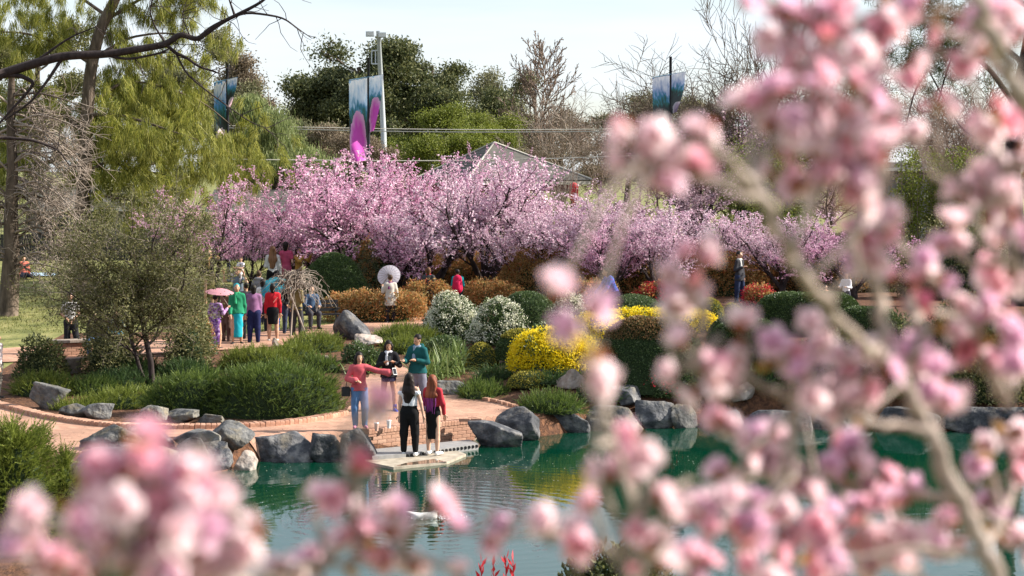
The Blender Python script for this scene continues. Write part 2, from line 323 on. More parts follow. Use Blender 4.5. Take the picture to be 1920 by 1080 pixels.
# ------------------------------------------------------------------ implicit surfaces (people, rocks)
_C = np.array([(0, 0, 0), (1, 0, 0), (0, 1, 0), (1, 1, 0), (0, 0, 1), (1, 0, 1), (0, 1, 1), (1, 1, 1)])
_E = [(0, 1), (2, 3), (4, 5), (6, 7), (0, 2), (1, 3), (4, 6), (5, 7), (0, 4), (1, 5), (2, 6), (3, 7)]
def surfnet(V, org, h):
    s = V < 0; c = [s[a:s.shape[0] - 1 + a, b:s.shape[1] - 1 + b, d:s.shape[2] - 1 + d] for a, b, d in _C]
    tot = sum(x.astype(np.int8) for x in c); act = (tot > 0) & (tot < 8); idx = np.argwhere(act)
    vid = np.full(act.shape, -1); vid[act] = np.arange(len(idx))
    vals = np.stack([V[idx[:, 0] + a, idx[:, 1] + b, idx[:, 2] + d] for a, b, d in _C], 1)
    P = np.zeros((len(idx), 3)); n = np.zeros(len(idx))
    for a, b in _E:
        va, vb = vals[:, a], vals[:, b]; m = (va < 0) != (vb < 0); t = np.where(m, va / (va - vb + 1e-12), 0)
        P += m[:, None] * (_C[a] + t[:, None] * (_C[b] - _C[a])); n += m
    P = (idx + P / n[:, None]) * h + org
    F = []
    for ax in range(3):
        o1, o2 = [(1, 2), (2, 0), (0, 1)][ax]
        sl0 = [slice(1, -1)] * 3; sl1 = [slice(1, -1)] * 3; sl0[ax] = slice(0, -1); sl1[ax] = slice(1, None)
        A = s[tuple(sl0)]; B = s[tuple(sl1)]; e = np.argwhere(A != B)
        if not len(e): continue
        fl = A[e[:, 0], e[:, 1], e[:, 2]]; g = e + 1; g[:, ax] = e[:, ax]
        def cell(d1, d2):
            q = g.copy(); q[:, o1] -= d1; q[:, o2] -= d2; return vid[q[:, 0], q[:, 1], q[:, 2]]
        q = np.stack([cell(1, 1), cell(0, 1), cell(0, 0), cell(1, 0)], 1)
        q[~fl] = q[~fl][:, ::-1]; F.append(q[(q >= 0).all(1)])
    return P, np.concatenate(F)
def sdf_mesh(prims, vox, k=.02, fold=0, fscale=6, seed=0):
    """prims: (a, b, ra, rb, scale3, sign)"""
    lo = np.min([np.minimum(p[0] - p[2] * np.array(p[4]), p[1] - p[3] * np.array(p[4])) for p in prims if p[5] > 0], 0) - 3 * vox - fold
    hi = np.max([np.maximum(p[0] + p[2] * np.array(p[4]), p[1] + p[3] * np.array(p[4])) for p in prims if p[5] > 0], 0) + 3 * vox + fold
    n = np.ceil((hi - lo) / vox).astype(int) + 1
    V = np.full(n, .2); ax = [lo[i] + np.arange(n[i]) * vox for i in range(3)]
    for a, b, ra, rb, s, sg in prims:
        s = np.array(s, float); rr = max(ra, rb)
        l = np.minimum(a, b) - rr * s - 2.5 * k - 2 * vox; u = np.maximum(a, b) + rr * s + 2.5 * k + 2 * vox
        i0 = np.clip(((l - lo) / vox).astype(int), 0, n); i1 = np.clip(((u - lo) / vox).astype(int) + 2, 0, n)
        if (i1 <= i0).any(): continue
        sub = tuple(slice(i0[i], i1[i]) for i in range(3))
        X = np.stack(np.meshgrid(*[ax[i][sub[i]] for i in range(3)], indexing='ij'), -1)
        Q = (X - a) / s; ab = (b - a) / s; t = np.clip(Q @ ab / (ab @ ab + 1e-9), 0, 1)
        d = (np.linalg.norm(Q - t[..., None] * ab, axis=-1) - (ra + (rb - ra) * t)) * s.min()
        o = V[sub]
        if sg > 0: hh = np.clip(.5 + .5 * (o - d) / k, 0, 1); V[sub] = o * (1 - hh) + d * hh - k * hh * (1 - hh)
        else: V[sub] = np.maximum(o, -d)
    if fold:
        X = np.stack(np.meshgrid(*ax, indexing='ij'), -1); V = V + fold * tnoise(X, fscale, seed, 6)
    V[[0, -1]] = .2; V[:, [0, -1]] = .2; V[:, :, [0, -1]] = .2
    return surfnet(V, lo, vox)
def rock_mesh(seed, dims, n=38, planes=11, rough=.06, top=None):
    rg = np.random.default_rng(seed); h = 2.6 / n; a = -1.3 + np.arange(n + 1) * h
    X = np.stack(np.meshgrid(a, a, a, indexing='ij'), -1)
    N = unit(rg.normal(size=(planes, 3))); dd = rg.uniform(.42, .85, planes)
    N = np.concatenate([N, np.eye(3), -np.eye(3)]); dd = np.concatenate([dd, [.98] * 6])
    if top is not None: N = np.concatenate([N, unit(np.array(top)[:, :3])]); dd = np.concatenate([dd, np.array(top)[:, 3]])
    V = (X @ N.T) - dd; V = np.log(np.exp(V * 45).sum(-1)) / 45
    V = V + rough * tnoise(X, .9, seed, 8) + rough * .6 * tnoise(X, 2.4, seed + 5, 8) + rough * .35 * tnoise(X, 5, seed + 9, 8)
    V[[0, -1]] = 1; V[:, [0, -1]] = 1; V[:, :, [0, -1]] = 1
    P, F = surfnet(V, np.array([-1.3] * 3), h)
    lo, hi = P.min(0), P.max(0); P = ((P - lo) / (hi - lo) - .5) * np.array(dims); P[:, 2] += dims[2] / 2
    return P, F

# ------------------------------------------------------------------ ground, pond
def grid_obj(name, xs, ys, zf, mats, mi=None):
    X, Y = np.meshgrid(xs, ys, indexing='ij'); Z = zf(X, Y); v = np.stack([X, Y, Z], -1).reshape(-1, 3)
    nx, ny = len(xs), len(ys); i = np.arange(nx - 1)[:, None] * ny + np.arange(ny - 1)[None]
    f = np.stack([i, i + ny, i + ny + 1, i + 1], -1).reshape(-1, 4)
    mb = MB(); c = v[f].mean(1); mb.add(v, f, 0 if mi is None else mi(c)); return mb.obj(name, mats, smooth=True)
xs = np.concatenate([[-2500, -800, -300, -150, -90, -60, -45, -35], np.arange(-28, 28.01, .35), [35, 45, 60, 90, 150, 300, 800, 2500]])
ys = np.concatenate([[-400, -100, -30, -12, -4], np.arange(0, 22, 1.0), np.arange(22, 48, .22), np.arange(48, 92, .5), [95, 100, 110, 125, 150, 200, 300, 500, 900, 2000, 4500]])
def gmi(c):
    x, y = c[:, 0], c[:, 1]; w = 1.2 * tnoise(c * [1, 1, 0], .15, 5)
    return (((x < -5.2 + w * .4 - .02 * (y - 60)) & (y > 57.2 + w * .5)) | (y > 92) | (x < -13) & (y > 50) | (y < 21)).astype(int)
struct(grid_obj('ground', xs, ys, H, [M['mulch'], M['lawn']], gmi))
mb = MB(); gx = np.arange(-9, 22, 1.0); gy = np.arange(20, 49, 1.0)
struct(grid_obj('pond_water', gx, gy, lambda X, Y: 0 * X, [M['water']]))

def sheet(name, poly, step, mat, dz):
    poly = np.array(poly); lo = poly.min(0); hi = poly.max(0)
    xs_ = np.arange(lo[0], hi[0] + step, step); ys_ = np.arange(lo[1], hi[1] + step, step)
    X, Y = np.meshgrid(xs_, ys_, indexing='ij'); Z = H(X, Y) + dz; v = np.stack([X, Y, Z], -1).reshape(-1, 3)
    ny = len(ys_); i = np.arange(len(xs_) - 1)[:, None] * ny + np.arange(ny - 1)[None]
    f = np.stack([i, i + ny, i + ny + 1, i + 1], -1).reshape(-1, 4); c = v[f].mean(1)
    f = f[poly_sd(c[:, 0], c[:, 1], poly) < 0]; u, inv = np.unique(f, return_inverse=True)
    mb = MB(); mb.add(v[u], inv.reshape(-1, 4)); return mb.obj(name, [mat], smooth=True)
kerb_px = [(-30, 752), (30, 766), (80, 779), (130, 788), (200, 797), (300, 801), (400, 800), (500, 796), (580, 788), (645, 774)]
kerb = np.array([onz(x, y, .50)[:2] for x, y in kerb_px])
W0 = onz(690, 848, 0)[:2]; W1 = onz(905, 824, 0)[:2]
PTS = [tuple(k) for k in kerb] + [tuple(G(x, y)[:2]) for x, y in [(668, 745), (690, 705), (715, 680), (760, 690), (830, 735), (905, 750), (965, 764), (1000, 775)]]
PTS += [(W1[0] + .5, W1[1] + .55), tuple(W1 + [0, .02]), tuple(W0 + [0, .02]), (-3.1, 41.0)] + [tuple(onz(x, y, .46)[:2]) for x, y in [(560, 822), (470, 822), (400, 818), (310, 820), (220, 838), (140, 850), (60, 842), (0, 815), (-60, 792)]]
struct(sheet('paved_path', PTS, .07, M['pave'], .014))
def strip(name, line, w, mat, dz):
    line = np.array(line, float); s = np.concatenate([[0], np.cumsum(np.hypot(*np.diff(line, axis=0).T))]); q = np.arange(0, s[-1], .25)
    c = np.stack([np.interp(q, s, line[:, i]) for i in (0, 1)], 1)
    for _ in range(8): c[1:-1] = (c[:-2] + c[1:-1] * 2 + c[2:]) / 4
    t = unit(np.gradient(c, axis=0)); nrm = np.stack([-t[:, 1], t[:, 0]], 1); o = np.linspace(-w / 2, w / 2, 11)
    P = c[:, None] + nrm[:, None] * o[None, :, None]; Z = H(P[..., 0], P[..., 1]) + dz; v = np.concatenate([P, Z[..., None]], -1).reshape(-1, 3)
    i = np.arange(len(c) - 1)[:, None] * 11 + np.arange(10)[None]; f = np.stack([i, i + 1, i + 12, i + 11], -1).reshape(-1, 4)[:, ::-1]
    mb = MB(); mb.add(v, f); return mb.obj(name, [mat], smooth=True)
struct(strip('garden_walk', [(-22, 50.5), (-14, 52.5), (-10, 54.2), (-7.4, 55.4), (-5.2, 57.6), (-3, 59.8), (-.5, 61.2), (2.5, 62)], 2.6, M['pave'], .03))

# ------------------------------------------------------------------ brickwork
def brickmesh(nm, s, b=.006):
    mb = MB(); bevbox(mb, (0, 0, 0), s, b); return mb.mesh(nm, [M['brick']])
bm_str = brickmesh('brick', (.225, .10, .068)); bm_sol = brickmesh('coping_brick', (.072, .24, .10), .012); bm_kerb = brickmesh('kerb_brick', (.104, .24, .12), .014)
rg = np.random.default_rng(11)
def brick_at(me, name, parent, p, rz, tilt=.0):
    o = child(name, me, parent); o.location = [float(v) for v in p]; o.rotation_euler = (rg.normal() * tilt, rg.normal() * tilt, rz + rg.normal() * tilt); return o
wt = thing('brick_wall', 'low curved orange brick retaining wall with soldier coping above the landing slab', 'wall', (*W0, 0))
u = (W1 - W0); Lw = np.linalg.norm(u); u /= Lw; nv = np.array([u[1], -u[0]]); rzw = math.atan2(u[1], u[0])
mb = MB(); cc = u * Lw / 2 - nv * .10; box(mb, (cc[0], cc[1], .06), (Lw, .17, .62), rzw); mb.obj('mortar', [M['mortar']], wt)
for k in range(5):
    off = .118 * (k % 2)
    for i in range(int(Lw / .235)):
        s = .115 + i * .235 + off; p = u * s - nv * .03
        if s < Lw - .1: brick_at(bm_str, 'brick', wt, (p[0], p[1], .045 + k * .077), rzw, .006)
for i in range(int(Lw / .08)):
    p = u * (.04 + i * .08) - nv * .085; brick_at(bm_sol, 'coping_brick', wt, (p[0], p[1], .43 + .004 * rg.normal()), rzw, .012)
kt = thing('brick_kerb', 'curved brick kerb of side by side orange bricks edging the juniper bed', 'kerb', (*kerb[0], .45))
s = np.concatenate([[0], np.cumsum(np.hypot(*np.diff(kerb, axis=0).T))]); q = np.arange(0, s[-1], .112)
kc = np.stack([np.interp(q, s, kerb[:, i]) for i in (0, 1)], 1)
for _ in range(30): kc[1:-1] = (kc[:-2] + kc[1:-1] * 2 + kc[2:]) / 4
kd = unit(np.gradient(kc, axis=0))
for p, d in zip(kc, kd):
    z = Hf(*p) + .05; brick_at(bm_kerb, 'kerb_brick', kt, (p[0] - kerb[0][0], p[1] - kerb[0][1], z - .45 + .004 * rg.normal()), math.atan2(d[1], d[0]), .02)
k2 = [G(x, y) for x, y in [(905, 751), (935, 757), (965, 766), (985, 773)]]
kt2 = thing('brick_edging', 'short brick edging between the plaza and the moss juniper', 'kerb', k2[0])
for a, b in zip(k2[:-1], k2[1:]):
    n_ = max(1, int(np.linalg.norm((b - a)[:2]) / .235))
    for i in range(n_):
        p = a + (b - a) * (i + .5) / n_; brick_at(bm_str, 'brick', kt2, (*(p - k2[0])[:2], Hf(*p[:2]) - k2[0][2] + .05), math.atan2(b[1] - a[1], b[0] - a[0]), .02)
p = onz(882, 791, .47); lb = thing('loose_brick', 'pair of loose red bricks lying at the plaza edge by the boulder', 'brick', p)
for dx in (-.13, .12): brick_at(bm_str, 'brick', lb, (dx, dx * .12, .045), .06, .0)
# landing slab and drainage deck
def slab(name, label, px, z, th, mat):
    P = np.array([onz(x, y, z) for x, y in px]); c = P.mean(0); n = len(P); o = P - c
    t = tag(MB_poly(name, o, th, mat), label, 'slab'); t.location = c; return t
def MB_poly(name, o, th, mat):
    n = len(o); mb = MB(); v = np.concatenate([o, o - [0, 0, th]]); mb.add(v, [list(range(n))[::-1]] if False else [list(range(n))]); 
    mb.add(v, [(i, i + n, (i + 1) % n + n, (i + 1) % n) for i in range(n)]); ob = mb.obj(name, [mat])
    import bmesh
    b = bmesh.new(); b.from_mesh(ob.data); bmesh.ops.remove_doubles(b, verts=b.verts, dist=1e-5); bmesh.ops.recalc_face_normals(b, faces=b.faces); b.to_mesh(ob.data); b.free(); return ob
slab('landing_slab', 'pale concrete landing slab at the water with two women on it', [(666, 861), (738, 876), (838, 866), (874, 851), (856, 845), (760, 852)], .05, .075, M['concrete'])
wet = noisemat('wet_concrete', [(.10, .075, .05), (.16, .12, .09)], 5, .04, spec=.6)
pud = MB_poly('puddle', np.array([onz(x, y, .053) for x, y in [(740, 874), (760, 868), (815, 860), (838, 866), (790, 870)]]) - np.array(bpy.data.objects['landing_slab'].location), .002, wet); pud.parent = bpy.data.objects['landing_slab']
dk = [onz(x, y, .12) for x, y in [(698, 856), (760, 851), (897, 832), (880, 824), (700, 842)]]
dt = thing('drain_deck', 'grey drainage deck with dark round holes under the brick wall', 'slab', dk[0])
d_ = MB_poly('deck', np.array(dk) - dk[0], .13, M['steel']); d_.parent = dt
a, b = dk[1] - dk[0], dk[2] - dk[0]
for i in range(19):
    p = a + (b - a) * (i + .5) / 19 + np.array([.004, -.02, -.045]); mb = MB(); ang = np.linspace(0, 2 * math.pi, 7)[:-1]
    tube(mb, [p, p + np.array([-.01, .03, 0])], .036, 6); mb.obj('drain_hole', [M['black']], dt)

# ------------------------------------------------------------------ rocks
def rock(px0, px1, pyt, pyb, label, mat='rock', seed=0, water=False, dep=.7, sink=.12, top=None, rz=None, rough=.05, flat=False):
    c = onz((px0 + px1) / 2, pyb, 0) if water else G((px0 + px1) / 2, pyb)
    m = c[1] / FP; w = (px1 - px0) * m * 1.04; h = (pyb - pyt) * m / math.cos(R(7)); d = w * dep
    s_ = .3 if water else h * sink + .03
    P, F = rock_mesh(seed, (w, d, h + s_), top=top, rough=rough); mb = MB(); P[:, 2] -= s_; mb.add(P, F)
    o = mb.obj('boulder', [M[mat]], smooth=True); tag(o, label, 'rock')
    o.location = (c[0], c[1] + d * (.14 if water else .36), 0 if water else Hf(c[0], c[1] + d * .2)); o.rotation_euler[2] = (seed * 1.7 % .5 - .25) if rz is None else rz; return o
RK = [
 (52, 128, 716, 768, 'large grey boulder with a shaded left face in the left juniper bed', 'rock', 1),
 (108, 172, 758, 784, 'long low grey rock behind the left end of the brick kerb', 'rock', 2),
 (150, 210, 757, 787, 'wedge shaped blue grey rock behind the kerb', 'rock', 3),
 (262, 312, 760, 792, 'upright brown split rock under the big juniper', 'rock', 4),
 (308, 372, 769, 792, 'flat topped grey rock between the brown rock and the kerb', 'rock', 5),
 (370, 418, 777, 793, 'small squared grey rock tucked beneath the big juniper', 'rock', 6),
 (118, 150, 672, 702, 'pale weathered rock below the brick seat under the olive tree', 'rockpale', 7),
 (618, 704, 583, 637, 'big pointed charcoal boulder with one pale sloping edge', 'rockdark', 8, dict(top=[(.72, -.1, .62, .02), (-.55, .1, .75, .42), (-.05, -1, .25, .28), (.2, .9, .5, .3)], rough=.02, dep=.8)),
 (664, 716, 628, 653, 'pale flat rock leaning at the foot of the pointed boulder', 'rockpale', 9),
 (508, 524, 634, 650, 'small jagged white stone among the low juniper by the red shirted person', 'rockpale', 10),
 (596, 626, 668, 682, 'small pale stone in the mulch above the big juniper', 'rockpale', 12),
 (820, 882, 716, 742, 'flat grey stone beside the strap leaved clump', 'rock', 13),
 (1002, 1042, 690, 716, 'grey speckled rock behind the lowest golden dome', 'rock', 14),
 (1040, 1098, 694, 732, 'pinkish pale boulder beside the lowest golden dome', 'rockpale', 15),
 (1148, 1202, 740, 772, 'small peaked dark rock above the shoreline boulders', 'rockdark', 16),
 (1366, 1416, 737, 772, 'buff blocky rock right of the red flowering bush', 'rockpale', 17),
 (1478, 1566, 712, 764, 'dark boulder in the shade right of the buff rock', 'rockdark', 18),
 (1570, 1660, 742, 776, 'low dark rock at the foot of the shaded bank', 'rockdark', 19)]
for r_ in RK: rock(*r_[:5], r_[5], r_[6], **(r_[7] if len(r_) > 7 else {}))
RW = [
 (140, 262, 800, 846, 'grey boulder on the pond edge beside the golden conifer', 'rock', 21, dict(water=False)),
 (232, 322, 795, 842, 'peaked grey boulder on the pond edge below the kerb', 'rockdark', 22, dict(water=False)),
 (318, 420, 806, 846, 'rounded grey boulder on the pond edge left of the pale wet stone', 'rock', 23, dict(water=False)),
 (392, 475, 800, 844, 'grey boulder with crumpled top beside the long dark rock', 'rock', 24, dict(water=False)),
 (430, 482, 846, 880, 'pale smooth stone at the water left of the long dark rock', 'rockpale', 25),
 (466, 604, 812, 864, 'long dark shoreline rock with a lit grey left facet', 'rockdark', 26, dict(dep=.5)),
 (580, 662, 812, 864, 'dark lumpy shoreline rock between the long rock and the standing stone', 'rockdark', 27, dict(dep=.7)),
 (640, 706, 801, 864, 'black sloping stone that the woman in pink stands on', 'rockdark', 28, dict(dep=1.0, top=[(.75, 0, .6, .45), (0, 0, 1, .8)], rz=0)),
 (878, 978, 790, 836, 'long rounded boulder at the right end of the brick wall', 'rockdark', 29),
 (930, 1014, 764, 824, 'tall slumped dark boulder rising from the water', 'rockdark', 30),
 (1004, 1106, 764, 808, 'wide dark boulder under the mossy juniper', 'rockdark', 31),
 (1100, 1206, 764, 806, 'sloping grey shoreline boulder left of the squared dark one', 'rock', 32),
 (1192, 1268, 750, 802, 'squared dark shoreline boulder below the red bush', 'rockdark', 33),
 (1256, 1310, 758, 802, 'upright cracked grey shoreline boulder right of the squared one', 'rock', 34),
 (1306, 1400, 768, 802, 'low dark shoreline boulder right of the cracked one', 'rockdark', 35),
 (1395, 1520, 772, 804, 'broad flat shoreline boulder below the buff rock', 'rockdark', 36),
 (1510, 1640, 768, 804, 'long shaded shoreline boulder below the dark boulder', 'rockdark', 37),
 (1640, 1780, 764, 806, 'shoreline boulder under the shaded right bank', 'rockdark', 38),
 (1770, 1930, 760, 810, 'big shoreline boulder at the far right bank', 'rockdark', 39),
 (120, 235, 846, 900, 'broad grey boulder below the left path edge', 'rockdark', 41, dict(water=False)),
 (225, 330, 840, 892, 'squat grey boulder in the lower row of the left shore', 'rock', 42, dict(water=False)),
 (318, 440, 842, 890, 'dark boulder in the lower row of the left shore', 'rockdark', 43, dict(water=False)),
 (330, 392, 822, 856, 'small boulder wedged in the left shore', 'rock', 44, dict(water=False)),
 (196, 258, 834, 868, 'small boulder wedged between the left shore boulders', 'rockdark', 45, dict(water=False))]
for r_ in RW: rock(*r_[:5], r_[5], r_[6], **{'water': True, **(r_[7] if len(r_) > 7 else {})})

# ------------------------------------------------------------------ shrubs
def blobcore(rx, ry, h, seed, flat=2.0, amp=.05):
    nu, nv_ = 28, 12; a = np.arange(nu) * 2 * math.pi / nu; b = np.linspace(0, math.pi / 2, nv_)
    A, B = np.meshgrid(a, b, indexing='ij'); p = 2.0 / flat
    cb = np.sign(np.cos(B)) * np.abs(np.cos(B)) ** p; sb = np.sin(B) ** p
    v = np.stack([rx * cb * np.cos(A), ry * cb * np.sin(A), h * sb], -1)
    v *= (1 + amp * tnoise(v, .9 / max(rx, .3), seed))[..., None]
    i = np.arange(nu)[:, None] * nv_; i2 = ((np.arange(nu) + 1) % nu)[:, None] * nv_; j = np.arange(nv_ - 1)[None]
    return v.reshape(-1, 3), np.stack([i + j, i2 + j, i2 + j + 1, i + j + 1], -1).reshape(-1, 4)
def surfpts(rg, n, rx, ry, h, seed, flat=2.0, amp=.05, zmin=.0):
    d = unit(rg.normal(size=(n * 2, 3))); d[:, 2] = np.abs(d[:, 2]); d = d[d[:, 2] > zmin][:n]
    p = 2.0 / flat; cb = np.hypot(d[:, 0], d[:, 1]) ; cs = d[:, :2] / (cb[:, None] + 1e-9)
    v = np.stack([rx * cb ** p * cs[:, 0], ry * cb ** p * cs[:, 1], h * d[:, 2] ** p], -1)
    v *= (1 + amp * tnoise(v, .9 / max(rx, .3), seed))[:, None]
    nrm = unit(v / np.array([rx, ry, h]) ** 2); return v, nrm
def shrub(name, label, px0, px1, pyt, pyb, style, seed, cat='shrub', dep=.8, flat=2.0, dens=1.0, mats=None, group=None, base=None, amp=.05, lift=0):
    rg = np.random.default_rng(seed); c = G((px0 + px1) / 2, pyb) if base is None else np.array(base); m = c[1] / FP
    rx = (px1 - px0) * m / 2; ry = rx * dep; h = (pyb - pyt) * m * 1.02; h = max(.15, h - ry * .10); h = max(.14, h - .15) if style == 'juniper' and c[1] > 35 else h
    t = thing(name, label, cat, (c[0], c[1] + ry * .8, Hf(c[0], c[1] + ry * .8) - .03), 0, group)
    off = Hf(c[0], c[1]) - Hf(c[0], c[1] + ry * .8); h2 = h
    area = 2 * math.pi * ((rx * ry + rx * h + ry * h) / 3); mb = MB()
    if style == 'clip':       # close clipped small leaves
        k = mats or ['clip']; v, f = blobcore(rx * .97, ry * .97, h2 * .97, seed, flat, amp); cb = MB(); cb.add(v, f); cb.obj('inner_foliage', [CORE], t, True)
        n = int(min(26000, area * 2300 * dens)); p, nr = surfpts(rg, n, rx, ry, h2, seed, flat, amp); p -= nr * rg.uniform(0, .05, (n, 1))[:len(p)]
        D = nr + rg.normal(size=p.shape) * .8; leaves(mb, p, D, rg.uniform(.03, .055, len(p)), .028, rg)
        mb.obj('foliage', [LM[k[0]]], t)
        if len(k) > 1:            # differently coloured top
            q = p[:, 2] > h2 * .72; mt = MB(); leaves(mt, p[q] + nr[q] * .015, D[q], .05, .034, rg); mt.obj('top_growth', [LM[k[1]]], t)
    elif style == 'juniper':
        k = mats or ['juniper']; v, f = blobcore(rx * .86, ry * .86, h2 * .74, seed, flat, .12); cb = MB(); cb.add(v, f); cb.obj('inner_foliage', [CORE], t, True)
        n = int(min(7500, area * 330 * dens)); p, nr = surfpts(rg, n, rx * .9, ry * .9, h2 * .86, seed, flat, .12); n = len(p)
        p *= rg.uniform(.84, 1.0, (n, 1)) * (1 + .16 * tnoise(p, 1.1, seed + 7) + .10 * tnoise(p, 2.6, seed + 8))[:, None]; D = nr * .8 + np.array([.15, -.1, .35]) + rg.normal(size=p.shape) * .42
        sprigs(mb, p, D, rg.uniform(.10, .30, n), rg.uniform(.08, .17, n), rg); mb.obj('foliage', [LM[k[0]]], t)
    elif style == 'loose':    # leafy shrub, optional flowers on top
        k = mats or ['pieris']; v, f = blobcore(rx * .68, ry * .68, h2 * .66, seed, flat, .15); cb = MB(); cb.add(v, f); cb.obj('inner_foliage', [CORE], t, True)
        n = int(min(17000, area * 1000 * dens)); p, nr = surfpts(rg, n, rx, ry, h2, seed, flat, .14); n = len(p); p *= rg.uniform(.72, 1.03, (n, 1)) * (1 + (.34 if k[0] == 'orange' else .15) * tnoise(p, 1.7, seed + 2) + .07 * tnoise(p, 4, seed + 3))[:, None]
        leaves(mb, p, nr + rg.normal(size=p.shape) * .9 + np.array([0, 0, .2]), rg.uniform(.06, .12, n), rg.uniform(.03, .05, n), rg); mb.obj('foliage', [LM[k[0]]], t)
        if len(k) > 1:
            nf = int(n * (3.4 if k[1] == 'yellow' else 1.0)); cl, cn_ = surfpts(rg, max(30, nf // 14), rx * 1.02, ry * 1.02, h2 * 1.02, seed, flat, .14); cl = cl[cl[:, 2] > h2 * .12]
            i = rg.integers(0, len(cl), nf); q = cl[i] + rg.normal(size=(nf, 3)) * .05; fl = MB()
            leaves(fl, q, np.array([0, 0, .1]) + rg.normal(size=q.shape), rg.uniform(.035, .06, nf), .035, rg); fl.obj('flowers', [LM[k[1]]], t)
    return t
def strapclump(label, px, py, n, ln, seed, mat='strap', name='strap_leaf_plant', cat='plant'):
    rg = np.random.default_rng(seed); c = G(px, py); t = thing(name, label, cat, c); mb = MB()
    for i in range(n):
        az = rg.uniform(0, 6.283); tl = rg.uniform(.25, 1.1); L_ = ln * rg.uniform(.6, 1.1); s = np.linspace(0, 1, 7)
        o = np.array([rg.normal() * .22, rg.normal() * .18, 0]); r = L_ * np.sin(tl) * s; z = L_ * (np.cos(tl) * s * 1.15 - .75 * s ** 2.4 * math.sin(tl))
        P = o + np.stack([r * math.cos(az), r * math.sin(az), z], 1); sd_ = np.array([-math.sin(az), math.cos(az), 0]); w = (.016 * (1 - s ** 3) + .002)[:, None]
        v = np.concatenate([P - sd_ * w, P + sd_ * w]); j = np.arange(6); mb.add(v, np.stack([j, j + 1, j + 8, j + 7], 1))
    mb.obj('foliage', [LM[mat]], t); return t
